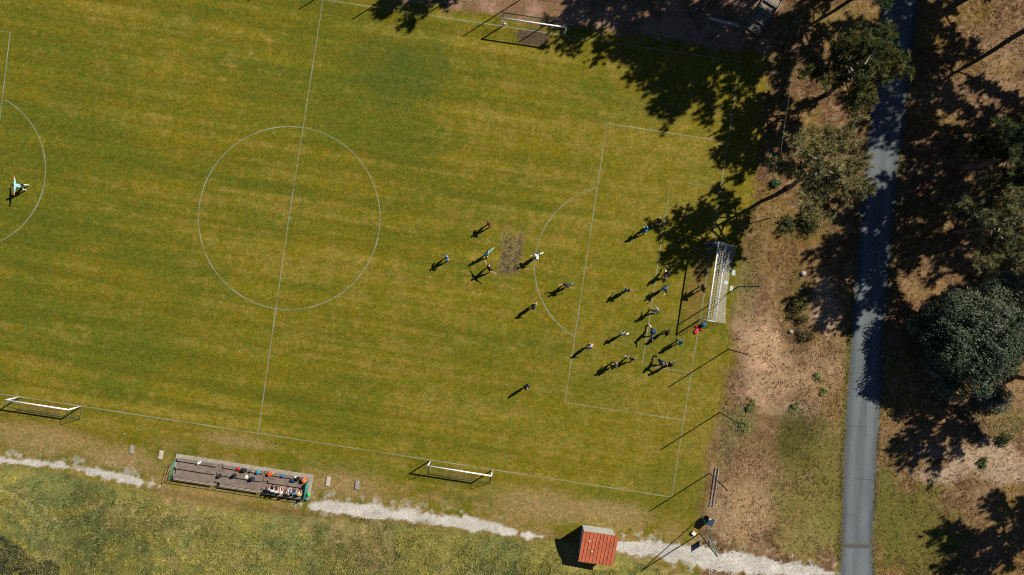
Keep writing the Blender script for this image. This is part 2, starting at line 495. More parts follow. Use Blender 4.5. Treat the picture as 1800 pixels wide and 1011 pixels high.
    for cx, cy, rx, ry, s_, c_ in ((1405, 590, 26, 40, 0.8, (0.10, 0.058, 0.036)), (1400, 780, 55, 70, 1.0, (0.060, 0.062, 0.011)), (1425, 930, 75, 60, 0.75, (0.165, 0.145, 0.036)), (1455, 860, 34, 120, 0.8, (0.14, 0.125, 0.03)), (1400, 850, 50, 50, 0.6, (0.15, 0.13, 0.034)), (1460, 830, 30, 90, 0.7, (0.13, 0.11, 0.03)), (1310, 740, 30, 32, 0.6, (0.11, 0.12, 0.035)), (1280, 780, 22, 60, 0.5, (0.13, 0.12, 0.04)),
                                   (1400, 520, 30, 50, 0.8, (0.10, 0.075, 0.018)), (1410, 400, 60, 30, 0.6, (0.115, 0.09, 0.02)), (1470, 40, 60, 40, 0.5, (0.17, 0.13, 0.025)), (1450, 880, 70, 50, 0.5, (0.15, 0.13, 0.03)),
                                   (1610, 930, 90, 85, 0.98, (0.105, 0.098, 0.018)), (1560, 900, 40, 90, 0.95, (0.10, 0.10, 0.018)), (1640, 990, 60, 60, 0.9, (0.11, 0.095, 0.022)), (1780, 740, 60, 30, 0.5, (0.12, 0.11, 0.03)), (1570, 470, 12, 40, 0.6, (0.14, 0.12, 0.03)),
                                   (1650, 215, 60, 25, 0.5, (0.17, 0.12, 0.03)), (1730, 240, 30, 20, 0.5, (0.14, 0.11, 0.025))):
        m_ = (1 - sstep(0.45, 1.2, ellm(px, py, cx, cy, rx, ry) + 1.1 * (n2 - 0.5))) * s_
        H = lerp(H, c_, m_ * (0.7 + 0.3 * n3))
    # mown verge along both road edges
    vg = 1 - sstep(5, 14, (road_l(py) - px) + 12 * (n2 - 0.5))
    H = lerp(H, (0.115, 0.102, 0.022), vg * sstep(480, 600, py) * (px < road_l(py) + 10) * 0.9)
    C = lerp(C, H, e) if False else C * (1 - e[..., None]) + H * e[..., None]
    # strip behind the fence foot
    m_ = (1 - sstep(10, 24, np.abs(fx - 14))) * sstep(380, 520, py) * (1 - sstep(520, 600, py))
    C = lerp(C, (0.16, 0.135, 0.045), m_ * 0.6)
    # rough bank
    d = py - rough_edge(px)
    rm = sstep(-2, 8, d + 10 * (n2 - 0.5))
    Q = np.empty(px.shape + (3,)); Q[:] = (0.200, 0.175, 0.045)
    b1 = fbm(x * 0.14, y * 0.2, 4, 71)
    Q = lerp(Q, (0.135, 0.145, 0.045), sstep(0.42, 0.62, b1))
    Q = lerp(Q, (0.25, 0.175, 0.075), sstep(0.5, 0.66, fbm(x * 0.3, y * 0.3, 4, 72)) * 0.7)
    Q *= (0.75 + 0.5 * n3)[..., None]
    C = C * (1 - rm[..., None]) + Q * rm[..., None]
    edge = np.exp(-((d + 3) / 7.0) ** 2) * (1 - sstep(1000, 1060, px)) * sstep(180, 300, px)
    C = lerp(C, (0.17, 0.105, 0.038), edge * 0.6)
    # gravel path
    rag = 26 * (fbm(x * 1.3, y * 1.3, 4, 81) - 0.5)
    gr = np.zeros(px.shape)
    for pts, sf in PATHS:
        dd = pol_dist(px, py, pts)
        gr = np.maximum(gr, 1 - sstep(-1.6, 2.2, dd + rag * 0.7))
    specks = (1 - sstep(4, 26, np.minimum(pol_dist(px, py, PATHS[0][0]), np.minimum(pol_dist(px, py, PATHS[1][0]), pol_dist(px, py, PATHS[3][0]))))) * sstep(0.60, 0.68, fbm(x * 1.6, y * 1.6, 4, 83)) * 0.55
    gr = np.maximum(gr, specks * (d < 0))
    G = np.empty(px.shape + (3,)); G[:] = (0.455, 0.432, 0.385)
    G *= ((0.84 + 0.30 * n3) * (0.80 + 0.36 * fbm(x * 0.45, y * 1.1, 3, 85)))[..., None]
    C = C * (1 - gr[..., None]) + G * gr[..., None]
    C = np.clip(C, 0.005, 0.8)
    if not full: return C
    al = 1 - 0.55 * e - 0.2 * rm
    return np.concatenate([C, np.clip(al * (1 - gr), 0, 1)[..., None]], -1)


def axis(lo, hi, step, far):
    a = np.arange(lo, hi + step * 0.5, step)
    k = [lo - s_ for s_ in far][::-1]
    return np.concatenate([k, a, [hi + s_ for s_ in far]])


FAR = (1.0, 3, 7, 14, 25, 45, 80, 140, 260, 500, 900)
gx = axis(-53.5, 53.5, 0.15, FAR); gy = axis(-31.0, 31.0, 0.15, FAR)
GX, GY = np.meshgrid(gx, gy)
GPX = GX * PPM + 900; GPY = 505.5 - GY * PPM
GZ = terrain(GPX, GPY)
V = np.stack([GX, GY, GZ], -1).reshape(-1, 3)
nx, ny = len(gx), len(gy)
idx = np.arange(nx * ny).reshape(ny, nx)
F = np.stack([idx[:-1, :-1], idx[:-1, 1:], idx[1:, 1:], idx[1:, :-1]], -1).reshape(-1, 4)
ground = np_mesh('ground', V, F, M_GROUND, cols=ground_colour(GPX, GPY, True).reshape(-1, 4), smooth=True)
tag(ground, 'olive mown turf of the football pitch with dry heath and rough grass around', kind='structure')

# ------------------------------------------------------------------ road
rows = np.concatenate([np.arange(-1080, -140, 40.0), np.arange(-140, 1200, 6.0), np.arange(1200, 2280, 40.0)])
NA = 16
RV, RC = [], []
for py in rows:
    l, r_ = float(road_l(py)), float(road_r(py))
    yy = (505.5 - py) / PPM
    l += 2.2 * (vnoise(np.array([yy * 0.9]), np.array([1.0]), 90)[0] - .5) + 1.6 * (vnoise(np.array([yy * 3.1]), np.array([4.0]), 91)[0] - .5)
    r_ += 2.6 * (vnoise(np.array([yy * 0.8]), np.array([7.0]), 92)[0] - .5) + 1.8 * (vnoise(np.array([yy * 2.9]), np.array([9.0]), 93)[0] - .5)
    for k in range(NA + 1):
        t = k / NA
        X, Y = g(l + (r_ - l) * t, py)
        RV.append((X, Y, 0.022 if 0 < k < NA else 0.004))
        track = math.exp(-((t - 0.28) / 0.13) ** 2) + math.exp(-((t - 0.70) / 0.13) ** 2)
        s_ = 0.104 + 0.030 * track + 0.014 * (vnoise(np.array([t * 14.0]), np.array([yy * 0.25]), 95)[0] - .5) * 2 + 0.012 * (vnoise(np.array([t * 3.0]), np.array([yy * 0.35]), 96)[0] - .5) * 2
        s_ *= 1 - 0.15 * (t < 0.13 or t > 0.87)
        if py > 961: s_ *= 1.12
        RC.append((s_ * 0.86, s_ * 1.0, s_ * 1.07))
RV = np.array(RV); nr = len(rows)
idx = np.arange(nr * (NA + 1)).reshape(nr, NA + 1)
F = np.stack([idx[:-1, :-1], idx[1:, :-1], idx[1:, 1:], idx[:-1, 1:]], -1).reshape(-1, 4)
road = np_mesh('road', RV, F, M_ROAD, cols=np.array(RC), smooth=True)
tag(road, 'narrow grey asphalt lane running past the pitch under the pines', kind='structure')
# tar seam across the lane
mb = MB()
for (ya, yb, m_) in ((956.5, 962.5, 0),):
    P = []
    for py in (ya, yb):
        for px in (road_l(py) + 2, road_r(py) - 2):
            X, Y = g(float(px), py + (0.6 if px > 1500 else 0)); P.append((X, Y, 0.027))
    mb.add(P, [(0, 2, 3, 1)])
mb.build('repair_strip', mat('fresh_tar', (0.075, 0.08, 0.082), 0.85, 0.2, 0.2, 10, 0.3, 60), road)
mb = MB()
for yb in (955.6, 963.4):
    P = []
    for o_ in (-0.5, 0.5):
        for px in (road_l(yb) + 1, road_r(yb) - 1):
            X, Y = g(float(px), yb + o_); P.append((X, Y, 0.031))
    mb.add(P, [(0, 2, 3, 1)])
mb.build('sandy_joint', mat('joint_sand', (0.13, 0.112, 0.082), 0.9, 0.1, 0.5, 9), road)

# hairline cracks in the asphalt
M_CRACK = mat('dark_crack', (0.05, 0.053, 0.055), .9, .1, .3, 12)
for yc, t0, t1, sd_ in ((750, .02, .6, 1), (655, .0, .98, 2), (842, .35, 1.0, 3), (905, .0, .45, 4), (580, .1, .9, 5), (700, .55, .62, 6)):
    rk = random.Random(sd_); mb = MB(); P = []
    n_ = 14
    for i_ in range(n_ + 1):
        t_ = t0 + (t1 - t0) * i_ / n_
        yy_ = yc + rk.uniform(-1.3, 1.3) + (i_ * 5.0 if sd_ == 6 else 0)
        px_ = float(road_l(yy_)) * (1 - t_) + float(road_r(yy_)) * t_
        X, Y = g(px_, yy_); w_ = rk.uniform(.010, .024)
        P += [(X, Y - w_, .0265), (X, Y + w_, .0265)] if sd_ != 6 else [(X - w_, Y, .0265), (X + w_, Y, .0265)]
    mb.add(P, [(2 * i_, 2 * i_ + 2, 2 * i_ + 3, 2 * i_ + 1) for i_ in range(n_)])
    mb.build('crack', M_CRACK, road)

# ------------------------------------------------------------------ pitch lines
def line_mat():
    m = bpy.data.materials.new('worn_white_line_paint'); m.use_nodes = True
    t = m.node_tree; b = t.nodes['Principled BSDF']
    b.inputs['Base Color'].default_value = (0.28, 0.305, 0.225, 1); b.inputs['Roughness'].default_value = 0.9
    tc = t.nodes.new('ShaderNodeTexCoord')
    n1 = t.nodes.new('ShaderNodeTexNoise'); n1.inputs['Scale'].default_value = 9; n1.inputs['Detail'].default_value = 5
    n2 = t.nodes.new('ShaderNodeTexNoise'); n2.inputs['Scale'].default_value = 0.35; n2.inputs['Detail'].default_value = 3
    t.links.new(tc.outputs['Object'], n1.inputs['Vector']); t.links.new(tc.outputs['Object'], n2.inputs['Vector'])
    ad = t.nodes.new('ShaderNodeMath'); ad.operation = 'ADD'
    t.links.new(n1.outputs[0], ad.inputs[0]); t.links.new(n2.outputs[0], ad.inputs[1])
    mr = t.nodes.new('ShaderNodeMapRange'); mr.inputs['From Min'].default_value = 0.76; mr.inputs['From Max'].default_value = 1.2
    mr.inputs['To Min'].default_value = 0.18; mr.inputs['To Max'].default_value = 0.92
    t.links.new(ad.outputs[0], mr.inputs['Value'])
    tr = t.nodes.new('ShaderNodeBsdfTransparent'); ms = t.nodes.new('ShaderNodeMixShader')
    t.links.new(mr.outputs[0], ms.inputs[0]); t.links.new(tr.outputs[0], ms.inputs[1]); t.links.new(b.outputs[0], ms.inputs[2])
    t.links.new(ms.outputs[0], t.nodes['Material Output'].inputs['Surface'])
    return m


M_LINE = line_mat()
LZ = [0.004]


def strip(pts, wd=0.092):
    """painted line as a thin sheet on the turf"""
    LZ[0] += 0.0004
    P = [Vector((*g(*p), LZ[0])) for p in pts]
    mb = MB(); vs = []
    for i, p in enumerate(P):
        d = (P[min(i + 1, len(P) - 1)] - P[max(i - 1, 0)]).normalized()
        n = Vector((-d.y, d.x, 0)) * wd / 2
        vs += [p + n, p - n]
    mb.add(vs, [(2 * i, 2 * i + 1, 2 * i + 3, 2 * i + 2) for i in range(len(P) - 1)])
    return mb.build('line_marking', M_LINE, ground)


def seg(a, b, n=12): return [(a[0] + (b[0] - a[0]) * i / n, a[1] + (b[1] - a[1]) * i / n) for i in range(n + 1)]


def circ3(p1, p2, p3):
    ax, ay = p1; bx, by = p2; cx, cy = p3
    d = 2 * (ax * (by - cy) + bx * (cy - ay) + cx * (ay - by))
    ux = ((ax * ax + ay * ay) * (by - cy) + (bx * bx + by * by) * (cy - ay) + (cx * cx + cy * cy) * (ay - by)) / d
    uy = ((ax * ax + ay * ay) * (cx - bx) + (bx * bx + by * by) * (ax - cx) + (cx * cx + cy * cy) * (bx - ax)) / d
    return ux, uy, math.hypot(ax - ux, ay - uy)


def arc(p1, p2, p3, n=40):
    cx, cy, r_ = circ3(p1, p2, p3)
    a = [math.atan2(p[1] - cy, p[0] - cx) for p in (p1, p2, p3)]
    while a[1] > a[0] + math.pi: a[1] -= 2 * math.pi
    while a[1] < a[0] - math.pi: a[1] += 2 * math.pi
    while a[2] > a[1] + math.pi: a[2] -= 2 * math.pi
    while a[2] < a[1] - math.pi: a[2] += 2 * math.pi
    return [(cx + r_ * math.cos(a[0] + (a[2] - a[0]) * i / n), cy + r_ * math.sin(a[0] + (a[2] - a[0]) * i / n)) for i in range(n + 1)]


strip(seg((-120, -100), (600, 4)) + seg((600, 4), (1300, 108))[1:])
strip(seg((-120, 674), (300, 738)) + seg((300, 738), (1181, 874))[1:])
strip([(1300, 108), (1287, 201), (1273, 290), (1256, 400), (1231, 561), (1224, 600), (1202, 737), (1181, 874)])
strip([(568, -1), (508, 383), (454, 761)])
strip([(508.5 + 159.5 * math.cos(2 * math.pi * i / 120), 383.5 + 161 * math.sin(2 * math.pi * i / 120)) for i in range(121)])
strip([(1278, 249), (1067, 217)] + seg((1067, 217), (993, 708), 3)[1:] + [(1202, 738)])
strip([(1267, 330.5), (1179, 318), (1129, 641), (1216, 656)])
strip(arc((1050, 330), (940, 460), (1007, 590)))
strip([(-60, 46), (18, 57), (-5, 250)])
strip(arc((8, 175), (80, 290), (0, 424)) + [(-12, 428)])
mb = MB(); cx_, cy_ = g(508.5, 383.5)
mb.add([(cx_ + .16 * math.cos(k * math.pi / 6), cy_ + .16 * math.sin(k * math.pi / 6), 0.012) for k in range(12)], [tuple(range(12))])
mb.build('centre_spot', M_LINE, ground)

# ------------------------------------------------------------------ low vegetation (stuff)
def blades(pos, n_per, length, width, spread, cols_, lean=None, cjit=0.25, up=1.0):
    """tufts of grass blades: one bent blade is two triangles"""
    n = len(pos); N = n * n_per
    P = np.repeat(pos, n_per, 0) + np.concatenate([rng.normal(0, 0.05, (N, 2)), np.zeros((N, 1))], 1)
    az = rng.uniform(0, 2 * np.pi, N); tl = rng.uniform(0.15, 1.0, N) * spread
    D = np.stack([np.cos(az) * tl, np.sin(az) * tl, np.full(N, up)], 1)
    if lean is not None: D[:, :2] += np.repeat(lean, n_per, 0)
    D /= np.linalg.norm(D, axis=1, keepdims=True)
    L = (np.repeat(length, n_per) * rng.uniform(0.6, 1.25, N))[:, None]
    S = np.stack([-D[:, 1], D[:, 0], np.zeros(N)], 1)
    S /= np.maximum(np.linalg.norm(S, axis=1, keepdims=True), 1e-6)
    S *= (width * rng.uniform(0.6, 1.3, N))[:, None]
    mid = P + D * L * 0.55
    tip = P + D * L; tip[:, 2] -= L[:, 0] * 0.18; tip[:, :2] += D[:, :2] * L * 0.25
    V = np.stack([P - S * .5, P + S * .5, mid + S * .6, tip, mid - S * .6], 1)
    V = V.reshape(-1, 3)
    b = np.arange(N)[:, None] * 5
    Q = np.concatenate([b + np.array([[0, 1, 2]]), b + np.array([[0, 2, 4]]), b + np.array([[4, 2, 3]])], 0)
    c = np.repeat(cols_, n_per, 0) * rng.uniform(1 - cjit, 1 + cjit, (N, 1))
    return V, Q, np.repeat(c, 5, 0)


def scatter(n, x0, x1, y0, y1):
    return rng.uniform(x0, x1, n), rng.uniform(y0, y1, n)


def put(px, py, lift=0.0):
    return np.stack([(px - 900) / PPM, (505.5 - py) / PPM, terrain(px, py) + lift], 1)


# rough bank south of the path
px, py = scatter(84000, -60, 1260, 800, 1060)
d = py - rough_edge(px)
k = (d > 2 + 6 * vnoise(px * .08, py * .08, 5)) & ~((px > 985) & (px < 1090) & (py > 905) & (py < 1000))
k &= ~((px > 1200) & (py < 1010))
px, py, d = px[k], py[k], d[k]
x = (px - 900) / PPM; y = (505.5 - py) / PPM
b1 = fbm(x * 0.14, y * 0.2, 4, 71); b2 = fbm(x * 0.3, y * 0.3, 4, 72); b3 = fbm(x * 0.9, y * 0.9, 3, 73)
C = np.empty((len(px), 3)); C[:] = (0.275, 0.255, 0.064)
C = lerp(C, (0.16, 0.19, 0.066), sstep(0.44, 0.64, 0.4 * b1 + 0.6 * b3) * 0.8)
C = lerp(C, (0.36, 0.295, 0.12), sstep(0.50, 0.66, 0.5 * b2 + 0.5 * fbm(x * 1.4, y * 1.4, 3, 77)) * 0.6)
C = lerp(C, (0.16, 0.10, 0.04), np.exp(-(d / 8.0) ** 2) * 0.7)
lump = fbm(x * 1.5, y * 1.5, 2, 79)
L = (0.13 + 0.30 * sstep(0, 45, d)) * (0.35 + 1.9 * sstep(0.3, 0.75, lump)) * (0.6 + 0.8 * b3)
C = C * (0.72 + 0.55 * sstep(0.25, 0.7, lump))[:, None]
la = fbm(x * 0.12, y * 0.12, 3, 75) * 9
lean = np.stack([np.cos(la), np.sin(la)], 1) * 0.9
V, Q, cc = blades(put(px, py, -0.02), 5, L * 0.62, 0.034, 1.0, C, lean * 0.55, 0.35, up=0.55)
tag(np_mesh('rough_grass', V, Q, M_GRASS, cols=cc), 'long tangled yellow-green grass on the bank below the gravel path', 'grass', kind='stuff')

# heath tufts between fence and road, and beyond the road
px, py = scatter(40000, 1235, 1830, -40, 1050)
x = (px - 900) / PPM; y = (505.5 - py) / PPM
fx = px - fence_x(py)
k = (fx > 6) & ((px < road_l(py) - 5) | (px > road_r(py) + 5)) & (rng.random(len(px)) < 0.25 + 0.9 * sstep(0.42, 0.62, fbm(x * .5, y * .5, 3, 44)))
for pts, sf in PATHS: k &= pol_dist(px, py, pts) > 0
k &= ~((px > 1300) & (px < 1380) & (py < 70))
px, py = px[k], py[k]
C = ground_colour(px, py) * 1.45
dryc = rng.random(len(px))
C = np.where((dryc > 0.75)[:, None], C * 0.5 + 0.5 * np.array([[0.30, 0.215, 0.11]]), C)
C = np.where((dryc < 0.09)[:, None], np.array([[0.075, 0.085, 0.022]]), C)
V, Q, cc = blades(put(px, py, -0.01), 5, np.full(len(px), 0.16), 0.045, 1.1, C, None, 0.4, up=0.5)
tag(np_mesh('heath_tufts', V, Q, M_GRASS, cols=cc), 'short dead grass and heather tufts around the lane', 'grass', kind='stuff')

# grass creeping over the edges of the lane
py = rng.uniform(-40, 1050, 3400); sd = rng.random(3400) < 0.5
px = np.where(sd, road_l(py) + rng.normal(-1.5, 1.6, 3400), road_r(py) + rng.normal(1.5, 1.6, 3400))
k = rng.random(3400) < 0.25 + 0.9 * sstep(0.4, 0.65, vnoise(py * 0.05, sd * 9.0, 55))
px, py = px[k], py[k]
C = np.where((rng.random(len(px)) < 0.5)[:, None], np.array([[0.17, 0.155, 0.04]]), np.array([[0.26, 0.19, 0.09]]))
V, Q, cc = blades(put(px, py, 0.0), 5, np.full(len(px), 0.15), 0.04, 1.1, C, None, 0.4, up=0.5)
tag(np_mesh('edge_grass', V, Q, M_GRASS, cols=cc), 'ragged grass creeping over both edges of the lane', 'grass', kind='stuff')

# weeds that break up the edge of the mown run-off south of the touchline
px, py = scatter(9000, -40, 1240, 700, 960)
tl = py - (692 + 0.154 * px); d = py - rough_edge(px)
k = (tl > 8) & (d < 3) & (rng.random(len(px)) < 0.35 + 0.6 * sstep(20, 90, tl))
for pts, sf in PATHS: k &= pol_dist(px, py, pts) > 3
k &= ~((px > 290) & (px < 556) & (py > 792) & (py < 888)) & ~((px > 1015) & (px < 1085) & (py > 915) & (py < 990))
px, py = px[k], py[k]
V, Q, cc = blades(put(px, py), 4, np.full(len(px), 0.08), 0.03, 1.2, ground_colour(px, py) * 1.35, None, 0.35, up=0.5)
tag(np_mesh('verge_grass', V, Q, M_GRASS, cols=cc), 'thin dry grass between the touchline and the gravel path', 'grass', kind='stuff')


# ------------------------------------------------------------------ trees and shrubs
def needle_tufts(centres, dirs, n_per, ln, wd, colr, cj=0.3):
    n = len(centres); N = n * n_per
    Cn = np.repeat(centres, n_per, 0) + rng.normal(0, 0.05, (N, 3))
    D = np.repeat(dirs, n_per, 0) * 0.7 + rng.normal(0, 0.75, (N, 3))
    D /= np.linalg.norm(D, axis=1, keepdims=True)
    S = np.cross(D, rng.normal(0, 1, (N, 3))); S /= np.maximum(np.linalg.norm(S, axis=1, keepdims=True), 1e-6)
    L = rng.uniform(0.6, 1.3, (N, 1)) * ln; W = rng.uniform(0.6, 1.3, (N, 1)) * wd
    V = np.stack([Cn - S * W * .5, Cn + S * W * .5, Cn + D * L + S * W * .25], 1).reshape(-1, 3)
    Q = np.arange(N * 3).reshape(-1, 3)
    c = np.repeat(np.repeat(colr, n_per, 0) * rng.uniform(1 - cj, 1 + cj, (N, 1)), 3, 0)
    return V, Q, c


def make_pine(H, z0, rad, c1, c2, lean=(0, 0), dens=1.0, trunk_r=0.2, seed=1, gap=0.25):
    """returns a tree Empty with trunk, limbs (pale twigs) and crown"""
    rg = random.Random(seed)
    root = empty('pine_tree', (0, 0, 0))
    tb = MB()
    n = 9
    tp = []
    bx, by = rg.uniform(-.5, .5), rg.uniform(-.5, .5)
    for i in range(n + 1):
        t = i / n
        tp.append(Vector((lean[0] * t ** 1.3 + bx * math.sin(t * 2.6) + rg.uniform(-.06, .06), lean[1] * t ** 1.3 + by * math.sin(t * 2.2) + rg.uniform(-.06, .06), H * 0.96 * t - 0.15 * (i == 0))))
    tb.tube(tp, [trunk_r * (1.35 if i == 0 else (1 - 0.85 * (i / n) ** 1.2)) for i in range(n + 1)], 8)
    tw = MB()
    cen, drs, depth = [], [], []

    def at(z):
        t = max(0, min(0.999, z / (H * .96))) * n
        i = int(t); return tp[i].lerp(tp[i + 1], t - i)
    nl = int((H - z0) * 4.2)
    for j in range(nl):
        f = (j + rg.random()) / nl
        z = z0 + (H - z0) * f
        az = j * 2.39996 + rg.uniform(-.5, .5)
        prof = (0.55 + 0.75 * math.sin(math.pi * min(1, 0.22 + f * 0.8))) * (1 - 0.55 * max(0, f - .6) / .4)
        ln = rad * prof * rg.uniform(0.62, 1.12) * 0.85
        if rg.random() < gap * .5: ln *= 0.5
        rise = rg.uniform(0.05, 0.45) + 0.5 * f
        p0 = at(z)
        pts = [p0]
        d = Vector((math.cos(az), math.sin(az), 0))
        for q in range(1, 6):
            tt = q / 5
            a2 = az + rg.uniform(-.22, .22)
            d = (d + Vector((math.cos(a2), math.sin(a2), 0)) * .6).normalized()
            pts.append(pts[-1] + (d + Vector((0, 0, rise * (0.3 + tt)))) * (ln / 5))
        tw.tube(pts, [0.055 * (1 - .8 * q / 5) * (0.6 + ln / rad) for q in range(6)], 4)
        ns = max(4, int(ln * 6.0 * dens))
        for s_ in range(ns):
            tt = rg.uniform(0.28, 1.0)
            ii = min(4, int(tt * 5)); pp = pts[ii].lerp(pts[ii + 1], tt * 5 - ii)
            sd = Vector((rg.gauss(0, 1), rg.gauss(0, 1), rg.uniform(-.15, .9))).normalized()
            dd = (pts[ii + 1] - pts[ii]).normalized()
            sd = (sd + dd * .8).normalized()
            sl = rg.uniform(0.35, 1.0) * (0.55 + 0.12 * rad)
            e = pp + sd * sl
            tw.tube([pp, pp.lerp(e, .5) + Vector((0, 0, .04)), e], [0.02, 0.014, 0.006], 3, caps=False)
            for u_ in (0.62, 1.0):
                c_ = pp + sd * sl * u_
                cen.append(c_ + Vector((rg.gauss(0, .08), rg.gauss(0, .08), rg.gauss(0, .06)))); drs.append(sd + Vector((0, 0, .5)))
                depth.append(rg.random())
    cen = np.array(cen); drs = np.array(drs); dp = np.array(depth)
    clump = vnoise(cen[:, 0] * 1.1 + 31 + seed, cen[:, 1] * 1.1 + cen[:, 2] * .7, seed)
    cols_ = lerp(np.tile(np.array([c1]), (len(cen), 1)), c2, sstep(0.25, 0.75, 0.6 * clump + 0.4 * dp))
    brown = rng.random(len(cen)) < 0.05
    cols_[brown] = (0.15, 0.095, 0.04)
    V, Q, cc = needle_tufts(cen, drs, 30, 0.36, 0.062, cols_)
    tb.build('trunk', M_BARK, root, True)
    tw.build('limbs', M_TWIG, root)
    np_mesh('crown', V, Q, M_LEAF, root, cols=cc)
    return root


def copy_tree(root, loc, rz, s=1.0):
    r_ = root.copy(); col.objects.link(r_); r_.location = loc; r_.rotation_euler = (0, 0, rz); r_.scale = (s, s, s)
    for ch in root.children:
        c_ = ch.copy(); col.objects.link(c_); c_.parent = r_
    return r_


def make_leafy(name, lobes, leaf, nleaf, c1, c2, trunk, seed=1, zs=0.8):
    """broadleaf crown from leaf quads spread through lobes; lobes are (x, y, z, r)"""
    rg = np.random.default_rng(seed)
    root = empty(name, (0, 0, 0))
    if trunk:
        tb = MB(); Ht, tr = trunk
        tb.tube([(0, 0, -.2), (0.05, 0.04, Ht * .5), (0, 0.1, Ht)], [tr * 1.4, tr, tr * .8], 8)
        for (lx, ly, lz, lr) in lobes:
            tb.tube([(0, 0.05, Ht * .7), (lx * .45, ly * .45, Ht * .6 + lz * .4), (lx * .95, ly * .95, lz)], [tr * .55, tr * .3, .03], 5, caps=False)
        tb.build('trunk', M_BARK, root, True)
    w_ = np.array([l[3] ** 2 for l in lobes]); w_ = w_ / w_.sum()
    li = rg.choice(len(lobes), nleaf, p=w_)
    Lb = np.array(lobes)[li]
    ns_ = max(40, nleaf // 11)
    li = rg.choice(len(lobes), ns_, p=w_)
    sp = rg.integers(0, ns_, nleaf); li = li[sp]; Lb = np.array(lobes)[li]
    D = rg.normal(0, 1, (ns_, 3)); D /= np.linalg.norm(D, axis=1, keepdims=True); D = D[sp]
    rr = (rg.random(ns_) ** 0.22)[sp]
    bumpy = 0.78 + 0.5 * vnoise(D[:, 0] * 3.2 + li * 7.7, D[:, 1] * 3.2 + D[:, 2] * 2.9, seed)
    P = Lb[:, :3] + D * (Lb[:, 3] * rr * bumpy)[:, None] * np.array([[1, 1, zs]]) + rg.normal(0, leaf * 1.15, (nleaf, 3))
    keep = P[:, 2] > 0.05
    P, D = P[keep], D[keep]; n = len(P)
    N = D * 0.6 + rg.normal(0, .65, (n, 3)) + np.array([[0, 0, .35]]); N /= np.linalg.norm(N, axis=1, keepdims=True)
    T = np.cross(N, rg.normal(0, 1, (n, 3))); T /= np.linalg.norm(T, axis=1, keepdims=True)
    B = np.cross(N, T)
    s_ = (leaf * rg.uniform(.6, 1.35, n))[:, None]
    Vv = np.stack([P - T * s_, P - B * s_ * .5, P + T * s_, P + B * s_ * .5], 1).reshape(-1, 3)
    Q = np.arange(n * 4).reshape(-1, 4)
    cl = vnoise(P[:, 0] * .9 + 11, P[:, 1] * .9 + P[:, 2] * .8, seed + 3)
    c = lerp(np.tile(np.array([c1]), (n, 1)), c2, sstep(.3, .75, cl)) * rg.uniform(.65, 1.4, (n, 1))
    np_mesh('crown', Vv, Q, M_LEAF, root, cols=np.repeat(c, 4, 0))
    return root


P_OLIVE, P_GREEN, P_DARK, P_YEL = (0.185, 0.195, 0.080), (0.110, 0.145, 0.045), (0.075, 0.108, 0.042), (0.295, 0.275, 0.105)
pineA = make_pine(11.0, 4.3, 4.0, (0.22, 0.22, 0.09), (0.36, 0.32, 0.13), (0.2, 1.0), 1.5, 0.22, 3)
pineB = make_pine(9.4, 3.2, 3.9, P_GREEN, (0.17, 0.16, 0.045), (0.4, 0.2), 2.2, 0.22, 8, 0.1)
pineG = make_pine(11.5, 4.8, 4.3, (0.17, 0.18, 0.085), P_YEL, (-1.6, 1.0), 1.8, 0.21, 15)
pineH = make_pine(12.5, 5.5, 4.2, P_DARK, P_GREEN, (-0.4, 0.3), 1.9, 0.22, 22)
pineD = make_pine(15.0, 7.6, 4.4, P_DARK, P_GREEN, (0.3, 0.4), 1.6, 0.26, 29)
PL = []


def place(root, px, py, rz, label, s=1.0, first=False):
    loc = gz(px, py)
    if first:
        root.location = loc; root.rotation_euler = (0, 0, rz); root.scale = (s, s, s); o = root
    else:
        o = copy_tree(root, loc, rz, s)
    tag(o, label, 'tree', 'pines around the pitch')
    return o


place(pineA, 1385, 330, 0, 'open pale olive pine with grey twigs, nearest to the right goal', first=True)
place(pineB, 1455, 166, 0, 'dense dark green pine overhanging the left edge of the shaded lane', first=True)
place(pineG, 1675, 408, 0, 'pale tufted pine right of the lane, above the grey-green oak', first=True)
place(pineH, 1688, 297, 0, 'dark shaded pine at the right edge, just above the pale tufted pine', first=True)
place(pineD, 1440, 0, 0, 'tall pine behind the corner, its shadow lying over the pitch corner', first=True)
place(pineA, 1768, 222, 2.1, 'pine at the right edge with a long trunk shadow reaching the lane', 1.0)
place(pineD, 1834, 33, 1.2, 'tall pine whose thick trunk shadow crosses the heath at the top right', 1.08)
place(pineH, 1762, -34, 2.6, 'pine beyond the top edge that shades the upper end of the lane', 1.0)
place(pineH, 1528, -22, 0.9, 'pine at the top edge left of the lane, tips of its crown showing', 1.0)
place(pineG, 1890, 392, 3.3, 'pine past the right edge shading the ground above the oak', 1.05)
place(pineH, 1892, 138, 1.9, 'pine past the right edge shading the heath below the thick trunk shadow', 1.0)
place(pineA, 1782, 662, 4.0, 'leaning pine hidden behind the oak, its shadow on the sandy patch', 0.98)
place(pineG, 1888, 872, 5.1, 'pine past the lower right edge with its branchy shadow on the grass', 1.0)
place(pineB, 868, -118, 0.4, 'pine beyond the top edge shading the touchline left of the top goal', 1.1)
place(pineD, 1238, -92, 2.2, 'pine beyond the top edge shading the right part of the top goal', 0.86)
place(pineB, 1322, -66, 3.6, 'pine beyond the top edge shading the bank beside the wooden stairs', 1.2)

place(pineH, 1432, -64, 4.4, 'pine beyond the top edge shading the upper end of the wooden steps', 1.05)

place(pineH, 1856, 262, 0.3, 'pine past the right edge shading the ground under the dark shaded pine', 1.1)
place(pineG, 1700, -10, 5.0, 'pine at the top edge right of the lane, in the shade', 0.95)

